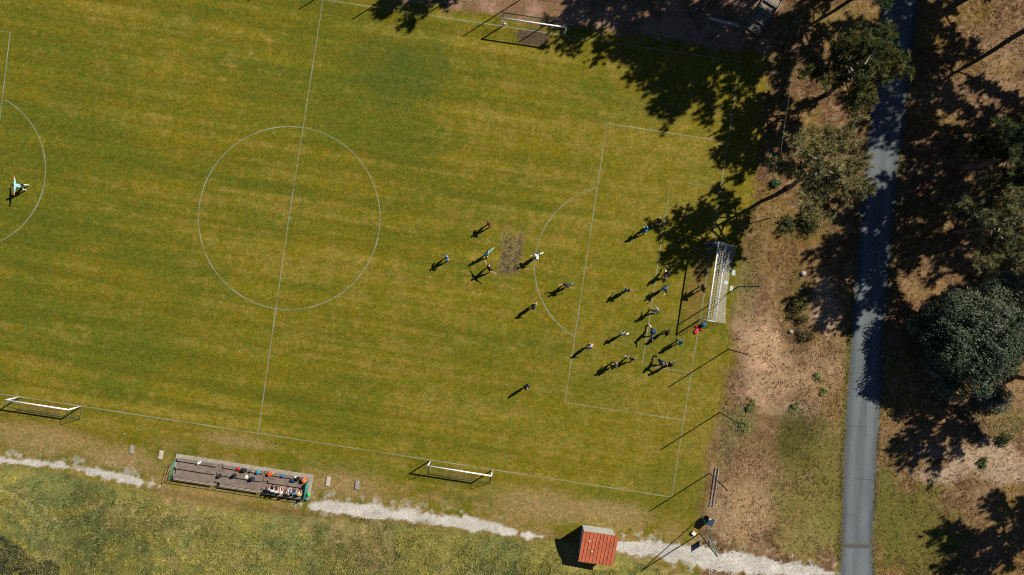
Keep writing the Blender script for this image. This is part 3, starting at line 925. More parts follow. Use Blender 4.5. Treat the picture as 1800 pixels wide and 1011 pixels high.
# evergreen oak
rgo = random.Random(4)
lob = []
for k_ in range(46):
    a_ = k_ * 2.39996; q_ = math.sqrt((k_ + .5) / 46)
    rr_ = 5.1 * q_ * (1 + rgo.uniform(-.16, .20) + 0.16 * math.sin(3 * a_ + 1))
    zz_ = 1.7 + 4.3 * math.sqrt(max(0.0, 1 - (q_ * .98) ** 2)) + rgo.uniform(-.7, .7)
    lob.append((rr_ * math.cos(a_) + .4, rr_ * math.sin(a_) + .2, zz_ - .4, rgo.uniform(.75, 1.35)))
lob += [(0, 0, 3.6, 2.6), (2, 1, 3.2, 2.2), (-2, -1, 2.6, 2.2), (0.5, -2.4, 2.4, 2.0), (-1, 2.4, 2.6, 2.0)]
oak = make_leafy('oak_tree', lob, 0.115, 74000, (0.075, 0.102, 0.060), (0.135, 0.165, 0.105), (3.2, .34), 5)
oak.location = gz(1668, 592); oak.rotation_euler = (0, 0, 0.3)
tag(oak, 'big dense grey-green oak right of the lane, shading the asphalt', 'tree')


def shrub(px, py, r_, h_, c1, c2, label, name='shrub', seed=1, leaf=0.075, dens=1.0):
    rg = np.random.default_rng(seed)
    lb = [(float(rg.normal(0, r_ * .38)), float(rg.normal(0, r_ * .38)), float(h_ * rg.uniform(.25, .65)), float(r_ * rg.uniform(.38, .6))) for _ in range(7)]
    c1 = tuple(c * 1.75 for c in c1); c2 = tuple(c * 1.75 for c in c2)
    o = make_leafy(name, lb, leaf, int(2600 * dens * max(.3, r_ ** 2)), c1, c2, (h_ * .3, .04), seed, min(0.8, 0.9 * h_ / r_))
    o.location = gz(px, py)
    tag(o, label, 'shrub', 'shrubs around the pitch')
    return o


shrub(1745, 692, 1.5, 1.6, (0.07, 0.08, 0.055), (0.10, 0.115, 0.085), 'grey bush at the lower right foot of the oak', seed=11)
shrub(1765, 503, 1.9, 2.4, (0.07, 0.085, 0.055), (0.12, 0.135, 0.095), 'grey-green bush at the right edge touching the top of the oak', seed=12)
shrub(1398, 540, 0.95, 0.8, (0.05, 0.055, 0.015), (0.10, 0.09, 0.02), 'dark gorse bush on the heath between goal and lane', seed=13)
shrub(1418, 392, 1.2, 0.9, (0.05, 0.055, 0.018), (0.11, 0.095, 0.025), 'low brown-green bush below the open olive pine', seed=14)
shrub(1383, 398, 0.8, 0.7, (0.04, 0.05, 0.018), (0.08, 0.08, 0.025), 'small dark bush left of the low brown-green bush under the pine', seed=15)
shrub(1361, 322, 0.42, 0.45, (0.04, 0.09, 0.03), (0.06, 0.12, 0.04), 'tiny bright green bush left of the open olive pine trunk', seed=16)
shrub(1416, 592, 0.75, 0.5, (0.06, 0.05, 0.02), (0.10, 0.075, 0.03), 'brown heather clump right of the grey boulder', seed=17)
shrub(1316, 715, 0.55, 0.16, (0.12, 0.14, 0.045), (0.18, 0.19, 0.065), 'pale green weed clump behind the fence, upper one of two', seed=18)
shrub(1309, 746, 0.6, 0.16, (0.12, 0.14, 0.045), (0.18, 0.19, 0.065), 'pale green weed clump behind the fence, lower one of two', seed=19)
shrub(1437, 662, 0.34, 0.12, (0.12, 0.14, 0.045), (0.18, 0.19, 0.065), 'small green weed beside the sandy strip left of the lane', seed=20)
shrub(1447, 688, 0.3, 0.12, (0.12, 0.14, 0.045), (0.18, 0.19, 0.065), 'lower small green weed near the lane edge', seed=21)
shrub(1395, 712, 0.34, 0.12, (0.12, 0.14, 0.045), (0.18, 0.19, 0.065), 'green weed above the green patch on the heath', seed=22)
shrub(22, 985, 2.6, 1.5, (0.035, 0.045, 0.018), (0.09, 0.085, 0.03), 'dark bramble thicket in the lower left corner', seed=23, dens=.9)
shrub(82, 1003, 1.9, 1.1, (0.035, 0.045, 0.018), (0.09, 0.085, 0.03), 'dark bramble right of the corner thicket at the lower left', seed=24, dens=.9)
shrub(1763, 772, 0.8, 0.6, (0.04, 0.05, 0.018), (0.08, 0.08, 0.025), 'dark bush above the sandy patch at the right edge', seed=27)
shrub(1725, 812, 0.5, 0.4, (0.05, 0.07, 0.03), (0.09, 0.11, 0.045), 'small green bush growing in the sandy patch', seed=28)
shrub(1730, 238, 0.8, 0.6, (0.06, 0.06, 0.018), (0.12, 0.10, 0.025), 'yellow-green bush among the shadows right of the lane', seed=29)

# ------------------------------------------------------------------ goals
def goal(name, pl, pr, h, back, top_d, bot_d, label, white_frame, net_mat, spacing, cord, post_r=0.068, net_depth_in=0.0, rear_d=None):
    """pl, pr: post feet on the plan; back: +1/-1 side on which the net hangs"""
    A, B = Vector((*g(*pl), 0)), Vector((*g(*pr), 0))
    mid = (A + B) / 2; ang = math.atan2((B - A).y, (B - A).x); wd = (B - A).length
    root = empty(name, mid, ang)
    hw = wd / 2
    for s in (-1, 1):
        mb = MB(); mb.tube([(s * hw, 0, 0), (s * hw, 0, h)], post_r, 10); mb.build('post', M_WHITE, root, True)
    mb = MB(); mb.tube([(-hw - post_r, 0, h), (hw + post_r, 0, h)], post_r, 10); mb.build('crossbar', M_WHITE, root, True)
    fm = M_WHITE if white_frame else M_GREEN
    r2 = 0.035 if white_frame else 0.022
    for s in (-1, 1):
        mb = MB()
        mb.tube([(s * hw, 0, h), (s * hw, back * top_d, h)], r2, 6)
        if not white_frame:
            mb.tube([(s * hw, back * top_d, h), (s * hw, back * bot_d, 0.03)], r2, 6)
        mb.build('net_arm', fm, root, True)
        if True:
            mb = MB(); mb.tube([(s * hw, 0, .045), (s * hw, back * (rear_d or bot_d), .045)], r2, 6); mb.build('ground_bar', fm, root, True)
    mb = MB()
    rd = rear_d or bot_d
    mb.tube([(-hw, back * rd, .05), (hw, back * rd, .05)], post_r * .8 if white_frame else r2, 8)
    mb.build('rear_bar', fm, root, True)
    # net: thin cords
    nb = MB()

    def sag(u, t):   # u across -1..1, t 0 crossbar .. 1 rear top .. 2 ground
        if t <= 1:
            y_ = back * top_d * t; z_ = h - 0.10 * math.sin(math.pi * t) * (1 - u * u)
        else:
            q = t - 1
            inn = net_depth_in * (1 - u * u) * q
            y_ = back * (top_d + (bot_d - inn - top_d) * q); z_ = h * (1 - q) + 0.02
            y_ -= back * 0.12 * math.sin(math.pi * q) * (1 - u * u)
        return Vector((u * hw, y_, z_))
    nu = max(6, int(wd / spacing))
    ntop = max(2, int(top_d / spacing)); nbk = max(4, int(math.hypot(h, bot_d - top_d) / spacing))
    ts = [i / ntop for i in range(ntop + 1)] + [1 + i / nbk for i in range(1, nbk + 1)]
    for i in range(nu + 1):
        u = -1 + 2 * i / nu
        pts = [sag(u, t) for t in ts[::2] + ([ts[-1]] if (len(ts) - 1) % 2 else [])]
        nb.tube(pts, cord, 3, caps=False)
    for t in ts:
        nb.tube([sag(-1 + 2 * i / 8, t) for i in range(9)], cord, 3, caps=False)
    for s in (-1, 1):
        nv = int(h / spacing)
        for k in range(1, nv + 1):
            z_ = h * (1 - k / nv) + .02; q = 1 - z_ / h
            nb.tube([(s * hw, 0, z_), (s * hw, back * (top_d + (bot_d - top_d) * max(0, q)), z_)], cord, 3, caps=False)
        nd = int(bot_d / spacing)
        for k in range(1, nd):
            y_ = bot_d * k / nd
            zt = h if y_ < top_d else h * (1 - (y_ - top_d) / (bot_d - top_d))
            nb.tube([(s * hw, back * y_, 0.02), (s * hw, back * y_, zt)], cord, 3, caps=False)
    nb.build('net', net_mat, root)
    tag(root, label, 'goal', 'football goals')
    return root


goal('football_goal', (1231, 561.5), (1251, 428), 2.44, -1, 0.5, 2.55, 'full-size white goal with white net on the right goal line', True, M_NET, 0.15, 0.006, net_depth_in=0.35, rear_d=1.5)
goal('football_goal', (36.5, 697.4), (143.9, 713.8), 2.1, -1, 0.6, 1.35, 'white training goal with dark frame at the far left touchline', False, M_WIRE, 0.2, 0.003)
goal('football_goal', (756.5, 809.6), (864.8, 826.7), 2.1, -1, 0.6, 1.35, 'white training goal with dark frame on the lower touchline, between bleachers and shed', False, M_WIRE, 0.2, 0.003)
goal('football_goal', (883.4, 46), (992.5, 62), 2.1, 1, 0.6, 1.35, 'white training goal on the upper touchline with bare soil in front', False, M_WIRE, 0.2, 0.003)

# ------------------------------------------------------------------ ball stop fences
POST_H = 6.05


def fence(pts, label, hgt=POST_H, brace=None):
    P = [Vector(gz(*p)) for p in pts]
    root = empty('ball_stop_fence', P[0])
    for p in P:
        q = p - P[0]
        mb = MB(); mb.tube([q + Vector((0, 0, -.1)), q + Vector((0, 0, hgt - p.z))], 0.055, 8); mb.build('post', M_GREEN, root, True)
    rope = MB()
    for a, b in zip(P[:-1], P[1:]):
        for z in (hgt - 0.05,):
            pts_ = [(a - P[0]).lerp(b - P[0], t / 6) for t in range(7)]
            rope.tube([Vector((p.x, p.y, z - a.z - 0.12 * math.sin(math.pi * i / 6))) for i, p in enumerate(pts_)], 0.007, 4)
    rope.build('top_rope', mat('grey_rope', (.24, .25, .24), .8, .2, .2, 6), root)
    nb = MB()
    for a, b in zip(P[:-1], P[1:]):
        a, b = a - P[0], b - P[0]
        L = (b - a).length; n = int(L / 0.30)
        for i in range(n + 1):
            p = a.lerp(b, i / n); sg = 0.12 * math.sin(math.pi * i / n)
            nb.tube([(p.x, p.y, 0.03), (p.x, p.y, hgt - .05 - sg)], 0.0018, 3, caps=False)
        for k in range(0, 20):
            z = 0.03 + (hgt - 0.1) * k / 20
            nb.tube([(a.x, a.y, z), (b.x, b.y, z)], 0.0018 if k else 0.012, 3, caps=False)
    nb.build('net', M_WIRE, root)
    if brace:
        q = Vector(gz(*brace)) - P[0]; t_ = P[-1] - P[0] + Vector((0, 0, hgt))
        mb = MB(); mb.tube([q, t_], 0.045, 8); mb.build('brace', M_TEAL, root, True)
    tag(root, label, 'fence', 'ball stop fences')
    return root


fence(FENCE[1:], 'tall green post and net fence behind the right goal line', brace=(1235, 907))
fence([(540, -65), (630, -50), (725, -33), (819, -19), (919, -3), (1016, 8), (1112, 20), (1212, 30), (1300, 46), (1366, 66)], 'tall green post and net fence along the upper touchline')

# ------------------------------------------------------------------ bleachers
BO = Vector((*g(310, 797.5), 0)); BANG = math.atan2(-0.153, 0.988)
pad = MB(); pad.box((6.97, -1.28, 0.03), (13.94, 2.56, 0.14), bev=0.03)
pad_o = pad.build('concrete_pad', M_CONC); pad_o.location = BO; pad_o.rotation_euler = (0, 0, BANG)
tag(pad_o, 'long weathered concrete pad under the bleachers', 'pad')
bl = empty('bleachers', BO, BANG)
SECT = [(0.35, 4.4), (5.0, 9.1), (9.7, 13.55)]
PLZ = 0.10


def plank(u0, u1, v0, v1, z, m, name, t=0.045):
    mb = MB(); mb.box(((u0 + u1) / 2, -(v0 + v1) / 2, z - t / 2), (u1 - u0 - .006, v1 - v0 - 0.004, t), bev=0.004)
    return mb.build(name, m, bl)


for (u0, u1) in SECT:
    um = (u0 + u1) / 2
    for (a, b) in ((u0, um), (um, u1)):
        for k, (v0, v1, z) in enumerate(((0.27, 0.57, 0.42), (1.00, 1.31, 0.55), (1.84, 2.16, 0.68))):
            for i in range(2):
                plank(a, b, v0 + (v1 - v0) * i / 2, v0 + (v1 - v0) * (i + 1) / 2, z + random.uniform(-.004, .004), M_WOOD, 'seat_plank')
        for (v0, v1, z) in ((0.60, 1.28, 0.20), (1.36, 2.12, 0.32)):
            for i in range(3):
                plank(a, b, v0 + (v1 - v0) * i / 3, v0 + (v1 - v0) * (i + 1) / 3, z + random.uniform(-.004, .004), M_WOOD, 'floor_plank')
for u0, u1 in ((4.42, 4.98), (9.12, 9.68)):
    for i, (v0, v1, z) in enumerate(((0.26, 0.58, 0.20), (0.60, 0.98, 0.22), (1.0, 1.32, 0.27), (1.36, 2.12, 0.33))):
        plank(u0, u1, v0, v1, z, M_WOOD, 'step_plank')
for (v0, v1, z) in ((2.20, 2.27, 0.70), (2.33, 2.40, 0.62)):
    for u0, u1 in SECT:
        plank(u0, u1, v0, v1, z, M_WOOD2, 'rear_board')
for u in (0.35, 2.35, 4.4, 5.0, 7.0, 9.1, 9.7, 11.6, 13.5):
    mb = MB()
    mb.tube([(u, -.42, PLZ), (u, -.42, .37)], .025, 6); mb.tube([(u, -1.15, PLZ), (u, -1.15, .50)], .025, 6)
    mb.tube([(u, -2.0, PLZ), (u, -2.0, .63)], .025, 6)
    for o_ in (-.14, .14):
        mb.tube([(u + o_, -2.3, -.02), (u + o_, -2.3, 1.02)], .02, 6)
    mb.tube([(u, -.6, .135), (u, -2.1, .135)], .02, 6); mb.tube([(u, -1.37, .255), (u, -2.3, .255)], .02, 6)
    mb.build('support_frame', M_STEEL, bl, True)
mb = MB()
for z in (1.02,):
    mb.tube([(.22, -2.3, z), (13.66, -2.3, z)], .028, 6)
mb.build('rear_rail', M_STEEL, bl, True)
for u in (0.22, 13.66):
    mb = MB()
    for v, zt in ((0.6, 1.22), (1.4, 1.34), (2.2, 1.45)):
        mb.tube([(u, -v, PLZ), (u, -v, zt)], .028, 6)
    for dz in (0, .32, .62):
        mb.tube([(u, -.6, 1.22 - dz), (u, -2.2, 1.45 - dz)], .026, 6)
    if u > 5:
        mb.box((u, -1.4, .85), (.02, 1.5, .7))
    mb.build('side_railing', M_TEAL, bl, True)
tag(bl, 'long brown wooden bleachers with green side railings on the concrete pad', 'bleachers')


def bpt(u, v, z):
    c, s = math.cos(BANG), math.sin(BANG)
    return Vector((BO.x + u * c + v * s, BO.y + u * s - v * c, z))


# clothes and bags left on the benches
def heap(u, v, z, size, rgb, label, cat, name, rough=.85, rgb2=None, seed=1, world=None):
    random.seed(seed)
    mb = MB()
    sx, sy, sz = size
    nu_, nv_ = 16, 8
    ring_j = [1 + random.uniform(-.28, .28) for _ in range(nu_)]
    for i in range(nv_ + 1):
        thh = (math.pi / 2) * i / nv_
        for k_ in range(nu_):
            ph = 2 * math.pi * k_ / nu_
            q = ring_j[k_] * (1 + random.uniform(-.08, .08))
            fold = 0.75 + .25 * math.sin(ph * 3 + i * .9 + seed)
            mb.v.append((sx / 2 * math.cos(thh * .0 + 0) * math.sin(math.pi / 2 - thh * .999) * math.cos(ph) * q, sy / 2 * math.sin(math.pi / 2 - thh * .999) * math.sin(ph) * q, sz * math.sin(thh) * fold))
    for i in range(nv_):
        for k_ in range(nu_):
            k2 = (k_ + 1) % nu_
            mb.f.append((i * nu_ + k_, i * nu_ + k2, (i + 1) * nu_ + k2, (i + 1) * nu_ + k_))
    mb.f.append(tuple(range(nu_ - 1, -1, -1)))
    m = mat('cloth_' + label[:28], rgb, rough, .2, .2, 9, .3, 18)
    o = mb.build(name, m, None, True)
    o.location = world if world else bpt(u, v, z)
    o.rotation_euler = (0, 0, random.uniform(0, 3))
    tag(o, label, cat, 'bags and clothes left on the bleachers' if not world else None)
    return o


def bag(u, v, z, size, rgb, rgb_strap, label, rz=0.0, world=None, name='bag'):
    root = empty(name, world if world else bpt(u, v, z), BANG + rz)
    sx, sy, sz = size
    mb = MB(); rings = []
    for t, s_ in ((0, .86), (.15, 1), (.7, .97), (.92, .82), (1, .55)):
        rings.append([(sx / 2 * s_ * (abs(math.cos(a)) ** .5) * (1 if math.cos(a) > 0 else -1), sy / 2 * s_ * (abs(math.sin(a)) ** .5) * (1 if math.sin(a) > 0 else -1), sz * t) for a in [2 * math.pi * i / 14 for i in range(14)]])
    mb.loft(rings)
    mb.build('bag_body', mat('bag_' + label[:28], rgb, .7, .3, .2, 10, .2, 20), root, True)
    st = MB()
    for s_ in (-1, 1):
        st.tube([(-sx * .25, s_ * sy * .2, sz * .95), (-sx * .12, s_ * sy * .28, sz * 1.12), (sx * .12, s_ * sy * .28, sz * 1.12), (sx * .25, s_ * sy * .2, sz * .95)], .014, 5)
    st.build('strap', mat('strap_' + label[:28], rgb_strap, .7, .3, .1, 10), root, True)
    tag(root, label, 'bag')
    return root


BLK, NVY, RED, ORG, WHT, BLU = (.012, .012, .014), (.012, .025, .06), (.50, .02, .018), (.72, .13, .012), (.74, .73, .70), (.02, .16, .42)
heap(2.55, .45, .425, (.42, .28, .10), (.60, .72, .70), 'crumpled pale towel on the front bench, left section', 'towel', 'towel', seed=2)
heap(6.55, .44, .425, (.38, .34, .16), RED, 'red jacket on the front bench, left of the black bag', 'jacket', 'jacket', seed=3)
bag(7.15, .42, .425, (.55, .32, .26), BLK, (.05, .05, .05), 'black sports bag on the front bench beside the red jacket')
heap(7.78, .46, .425, (.26, .30, .14), (.10, .13, .15), 'dark grey bundle between black bag and blue jacket', 'clothes', 'clothes_bundle', seed=4)
heap(8.02, .46, .425, (.16, .16, .10), (.45, .40, .16), 'small yellowish bundle left of the blue jacket', 'clothes', 'clothes_bundle', seed=5)
heap(8.50, .44, .425, (.40, .36, .18), (.03, .26, .42), 'blue jacket on the front bench, end of the middle section', 'jacket', 'jacket', seed=6)
bag(6.35, 1.05, .555, (.40, .36, .34), BLK, (.04, .04, .04), 'round black backpack on the second bench', .4)
heap(7.50, 1.06, .555, (.42, .44, .10), (.66, .63, .50), 'cream cloth spread over the second bench', 'cloth', 'cloth', seed=7)
bag(8.15, 1.10, .555, (.44, .36, .30), (.015, .03, .035), (.03, .04, .04), 'dark bag on the second bench right of the cream cloth', .1)
bag(4.72, 1.5, .335, (.42, .30, .24), BLK, (.04, .04, .04), 'black bag on the upper step between left and middle sections', .2)
heap(9.62 + .05, .46, .425, (.50, .44, .22), (.72, .09, .012), 'bright orange-red jacket on the front bench, right section', 'jacket', 'jacket', seed=8)
heap(10.02, .33, .425, (.20, .16, .10), (.75, .50, .03), 'small yellow bundle on the orange-red jacket end', 'clothes', 'clothes_bundle', seed=9)
heap(11.0, .46, .425, (.34, .30, .15), BLU, 'blue and white jersey on the front bench, right section', 'jersey', 'jersey', seed=10)
bag(12.05, .80, .205, (.55, .36, .22), (.01, .035, .08), (.02, .04, .06), 'navy sports bag on the floor boards, right section', .05)
heap(12.28, .36, .425, (.24, .24, .15), WHT, 'white bundle on the front bench beside the black bag', 'clothes', 'clothes_bundle', seed=11)
bag(12.62, .44, .425, (.42, .34, .30), BLK, (.04, .04, .04), 'black bag at the right end of the front bench', .2)
bag(13.25, .50, .425, (.50, .46, .32), ORG, (.7, .7, .68), 'orange bag with white straps at the right railing', .9)
heap(0, 0, 0, (.34, .34, .22), (.03, .55, .10), 'bright green bundle on the pad at the right end of the bleachers', 'clothes', 'clothes_bundle', seed=12, world=bpt(13.78, 2.0, .10))
bag(0, 0, 0, (.40, .34, .28), (.10, .16, .17), (.5, .5, .5), 'grey bag on the pad below the bright green bundle', .3, world=bpt(13.76, 2.38, .10))

# ------------------------------------------------------------------ people
def skin_body(joints, edges, radii, rootj):
    me = bpy.data.meshes.new('tmp_body')
    names = list(joints)
    me.from_pydata([tuple(joints[n]) for n in names], [(names.index(a), names.index(b)) for a, b in edges], [])
    o = bpy.data.objects.new('tmp_body', me); col.objects.link(o)
    sk = o.modifiers.new('Skin', 'SKIN'); sk.use_smooth_shade = True; sk.branch_smoothing = 0.6
    ss = o.modifiers.new('Sub', 'SUBSURF'); ss.levels = 1; ss.render_levels = 1
    lay = me.skin_vertices[0] if me.skin_vertices else None
    if lay is None:
        bpy.context.view_layer.objects.active = o
        bpy.ops.mesh.customdata_skin_add(); lay = me.skin_vertices[0]
    for i, n in enumerate(names):
        r_ = radii[n]
        lay.data[i].radius = r_ if isinstance(r_, tuple) else (r_, r_)
        lay.data[i].use_root = (n == rootj)
    bpy.context.view_layer.update()
    dg = bpy.context.evaluated_depsgraph_get()
    m2 = bpy.data.meshes.new_from_object(o.evaluated_get(dg))
    vs = [v.co.copy() for v in m2.vertices]; fs = [tuple(p.vertices) for p in m2.polygons]
    bpy.data.objects.remove(o); bpy.data.meshes.remove(me); bpy.data.meshes.remove(m2)
    return vs, fs


SKIN = mat('skin', (0.62, 0.37, 0.27), .55, .35, .12, 9)
EYE = mat('eye', (0.02, 0.015, 0.012), .3, .5, .1, 9)
POSES = {
    # legs: (swing, knee bend, spread); arms: upper and lower arm directions (forward, outward, up); lean in degrees
    'stand': dict(l=((4, 4, 6), (-3, 4, 6)), a=(((.08, .22, -1), (.25, .12, -1)), ((.05, .25, -1), (.3, .1, -1))), lean=3),
    'wide': dict(l=((6, 10, 14), (-4, 8, 14)), a=(((.1, .5, -1), (.4, .5, -.8)), ((.1, .5, -1), (.4, .5, -.8))), lean=8),
    'walk': dict(l=((22, 8, 3), (-20, 18, 3)), a=(((-.4, .2, -1), (-.1, .15, -1)), ((.45, .2, -1), (.8, .0, -.7))), lean=5),
    'run': dict(l=((44, 50, 4), (-30, 55, 4)), a=(((-.7, .3, -.8), (.2, .2, -.7)), ((.6, .3, -.8), (.8, -.1, .5))), lean=14),
    'armout': dict(l=((14, 10, 8), (-12, 10, 8)), a=(((.15, 1, -.1), (.2, 1, .05)), ((.1, .35, -1), (.5, .2, -.7))), lean=6),
    'armup': dict(l=((12, 6, 6), (-10, 10, 6)), a=(((.6, .7, .35), (.6, .6, .5)), ((.1, .3, -1), (.4, .2, -.8))), lean=5),
    'spread': dict(l=((10, 14, 12), (-8, 12, 12)), a=(((.1, 1, -.15), (.2, 1, 0)), ((.1, 1, -.2), (.2, 1, 0))), lean=8),
    'hips': dict(l=((3, 3, 8), (-3, 3, 8)), a=(((-.1, .75, -.8), (.4, -.8, -.35)), ((-.1, .75, -.8), (.4, -.8, -.35))), lean=2),
    'stride': dict(l=((38, 16, 6), (-36, 22, 6)), a=(((.7, .5, -.2), (.9, .3, .1)), ((-.5, .5, -.8), (-.3, .3, -.9))), lean=16),
    'bend': dict(l=((20, 45, 12), (5, 40, 12)), a=(((.5, .3, -.8), (.8, .1, -.7)), ((.5, .3, -.8), (.8, .1, -.7))), lean=34),
    'sit': dict(l=((86, 84, 7), (88, 82, 7)), a=(((.4, .25, -.9), (.9, -.15, -.35)), ((.4, .25, -.9), (.9, -.15, -.35))), lean=10),
    'sitlean': dict(l=((84, 70, 12), (88, 88, 10)), a=(((.6, .3, -.8), (.8, -.3, .2)), ((.3, .5, -.9), (.5, .1, -.9))), lean=22),
}
_cm = {}


def cmat(c, kind):
    k = (tuple(c), kind)
    if k not in _cm:
        _cm[k] = mat('%s_%d' % (kind, len(_cm)), c, .8, .2, .15, 12, .3, 30)
    return _cm[k]


def ringz(c, ax, ay, f, s_, n=12, up=Vector((0, 0, 1))):
    return [Vector(c) + f * ax * math.cos(2 * math.pi * i / n) + s_ * ay * math.sin(2 * math.pi * i / n) for i in range(n)]


def person(world, face, pose, shirt, shorts, socks, shoes, hair, label, h=1.78, sleeves='short', long_pants=False, gloves=None, seat=None, mirror=False, head_turn=0.0, group='players on the pitch', number=None):
    k = h / 1.78
    ps = POSES[pose]
    fwd, up = Vector((1, 0, 0)), Vector((0, 0, 1))
    arms = ps['a'][::-1] if mirror else ps['a']
    legs = ps['l'][::-1] if mirror else ps['l']
    J = {}
    lean = R(ps['lean'])
    tdir = Vector((math.sin(lean), 0, math.cos(lean)))
    J['pelvis'] = Vector((0, 0, 0))
    J['belly'] = tdir * .18 * k; J['chest'] = tdir * .36 * k; J['neck'] = tdir * .52 * k
    hd = (tdir * .55 + up * .6).normalized()
    J['skull'] = J['neck'] + hd * .13 * k + fwd * .02; J['crown'] = J['neck'] + hd * .25 * k + fwd * .01
    low = 1e9
    for i, s in enumerate((1, -1)):
        q = 'LR'[i]
        sw, kb, ab = [R(a) for a in legs[i]]
        J['hip' + q] = Vector((0, s * .095 * k, -.04 * k))
        d1 = Vector((math.sin(sw), s * math.sin(ab) * (.4 if seat else 1), -math.cos(sw))).normalized()
        J['knee' + q] = J['hip' + q] + d1 * .44 * k
        d2 = Vector((math.sin(sw - kb), s * math.sin(ab) * .5, -math.cos(sw - kb))).normalized()
        J['ankle' + q] = J['knee' + q] + d2 * .42 * k
        fa = sw - kb
        fd = Vector((math.cos(fa * .6), s * .12, math.sin(fa * .6) - .12)).normalized()
        J['toe' + q] = J['ankle' + q] + fd * .17 * k + Vector((0, 0, -.045 * k))
        low = min(low, J['ankle' + q].z - .085 * k, J['toe' + q].z - .035 * k)
        J['shoulder' + q] = J['neck'] + Vector((0, s * .175 * k, -.06 * k))
        u1, u2 = Vector(arms[i][0]), Vector(arms[i][1])
        u1 = Vector((u1.x, s * u1.y, u1.z)).normalized(); u2 = Vector((u2.x, s * u2.y, u2.z)).normalized()
        J['elbow' + q] = J['shoulder' + q] + u1 * .29 * k
        J['wrist' + q] = J['elbow' + q] + u2 * .25 * k
        J['palm' + q] = J['wrist' + q] + u2 * .085 * k
    if seat is None:
        lift = -low
        loc = Vector((world[0], world[1], world[2]))
    else:
        lift = .11 * k
        loc = Vector(world)
    off = Vector((0, 0, lift))
    if seat is None:   # centre the stance over the standing spot
        mid = (J['ankleL'] + J['ankleR']) / 2
        off += Vector((-(mid.x) * .5, 0, 0))
    for n in J: J[n] = J[n] + off
    E = [('pelvis', 'belly'), ('belly', 'chest'), ('chest', 'neck'), ('neck', 'skull'), ('skull', 'crown')]
    for q in 'LR':
        E += [('pelvis', 'hip' + q), ('hip' + q, 'knee' + q), ('knee' + q, 'ankle' + q), ('ankle' + q, 'toe' + q), ('chest', 'shoulder' + q), ('shoulder' + q, 'elbow' + q), ('elbow' + q, 'wrist' + q), ('wrist' + q, 'palm' + q)]
    rad = dict(pelvis=(.13, .10), belly=(.125, .095), chest=(.15, .105), neck=.058, skull=(.082, .098), crown=.062)
    for q in 'LR':
        rad.update({'hip' + q: .088, 'knee' + q: .058, 'ankle' + q: .040, 'toe' + q: .036, 'shoulder' + q: .060, 'elbow' + q: .042, 'wrist' + q: .030, 'palm' + q: (.040, .022)})
    rad = {n: (tuple(v * k for v in r_) if isinstance(r_, tuple) else r_ * k) for n, r_ in rad.items()}
    vs, fs = skin_body(J, E, rad, 'pelvis')
    body = MB(); body.add(vs, fs)
    # nose, ears, fingers belong to the same body mesh
    sk = J['skull']; hf = fwd.copy(); hf.rotate(Matrix.Rotation(head_turn, 3, 'Z')); hs = Vector((-hf.y, hf.x, 0))
    body.ell(sk + hf * .098 * k + Vector((0, 0, -.005)), (.016, .014, .024), 6, 4)
    body.ell(sk + hf * .088 * k + Vector((0, 0, -.055 * k)), (.012, .026, .008), 6, 4)
    for s in (1, -1): body.ell(sk + hs * s * .085 * k, (.022, .012, .032), 6, 4)
    for i, s in enumerate((1, -1)):
        q = 'LR'[i]
        u2 = (J['palm' + q] - J['wrist' + q]).normalized()
        side = u2.cross(up); side = side.normalized() if side.length > .1 else Vector((0, 1, 0))
        nrm = side.cross(u2)
        for fi, (o_, fl) in enumerate(((-.030, .065), (-.010, .078), (.010, .072), (.029, .056))):
            b0 = J['palm' + q] + side * o_ * k - u2 * .01
            body.tube([b0, b0 + u2 * fl * .55 * k, b0 + (u2 * .9 - nrm * .25) * fl * k], [.0095, .0088, .007], 5)
        b0 = J['wrist' + q] + u2 * .03 * k - side * .034 * k
        body.tube([b0, b0 + (u2 - side * .8).normalized() * .035 * k, b0 + (u2 * 1.2 - side * .6).normalized() * .062 * k], [.012, .010, .008], 5)
    root = empty('person', loc, R(face))
    body.build('body', SKIN, root, True)
    eb = MB()
    for s in (1, -1): eb.ell(sk + hf * .090 * k + hs * s * .033 * k + Vector((0, 0, .02 * k)), (.010, .013, .009), 6, 4)
    eb.build('eyes', EYE, root)
    # hair
    hb = MB()
    hb.ell(sk + hd * .045 * k - hf * .018, (.112 * k, .098 * k, .105 * k), 12, 8)
    if hair[1] == 'long': hb.ell(sk - hf * .085 * k + Vector((0, 0, -.07 * k)), (.05 * k, .07 * k, .12 * k), 8, 6)
    if hair[1] == 'tail': hb.tube([sk - hf * .10 * k + up * .03, sk - hf * .17 * k, sk - hf * .17 * k - up * .14], [.03, .032, .012], 6)
    hb.build('hair', cmat(hair[0], 'hair'), root, True)
    # shirt
    sb = MB()
    side = Vector((0, 1, 0)); fr = Vector((math.cos(lean), 0, -math.sin(lean)))
    P0, P1, P2, P3 = J['pelvis'], J['belly'], J['chest'], J['neck']
    rg_ = [(P0 - tdir * .07 * k, .135, .185), (P0, .13, .18), (P1, .125, .172), (P2, .14, .20), (P3 - tdir * .10 * k, .13, .215), (P3 - tdir * .03 * k, .10, .17), (P3 + tdir * .02 * k, .066, .075)]
    sb.loft([ringz(c, a * k, b * k, fr, side) for c, a, b in rg_])
    for q in 'LR':
        S, Eb, Wr = J['shoulder' + q], J['elbow' + q], J['wrist' + q]
        inn = S + (P3 - S) * .35 - up * .02
        if sleeves == 'short':
            sb.tube([inn, S, S.lerp(Eb, .75)], [.085 * k, .080 * k, .074 * k], 10)
        elif sleeves == 'long':
            sb.tube([inn, S, S.lerp(Eb, .6), Eb, Eb.lerp(Wr, .95)], [.085 * k, .080 * k, .066 * k, .058 * k, .045 * k], 10)
    sh_o = sb.build('shirt', cmat(shirt, 'shirt'), root, True)
    # shorts or trousers
    pb = MB()
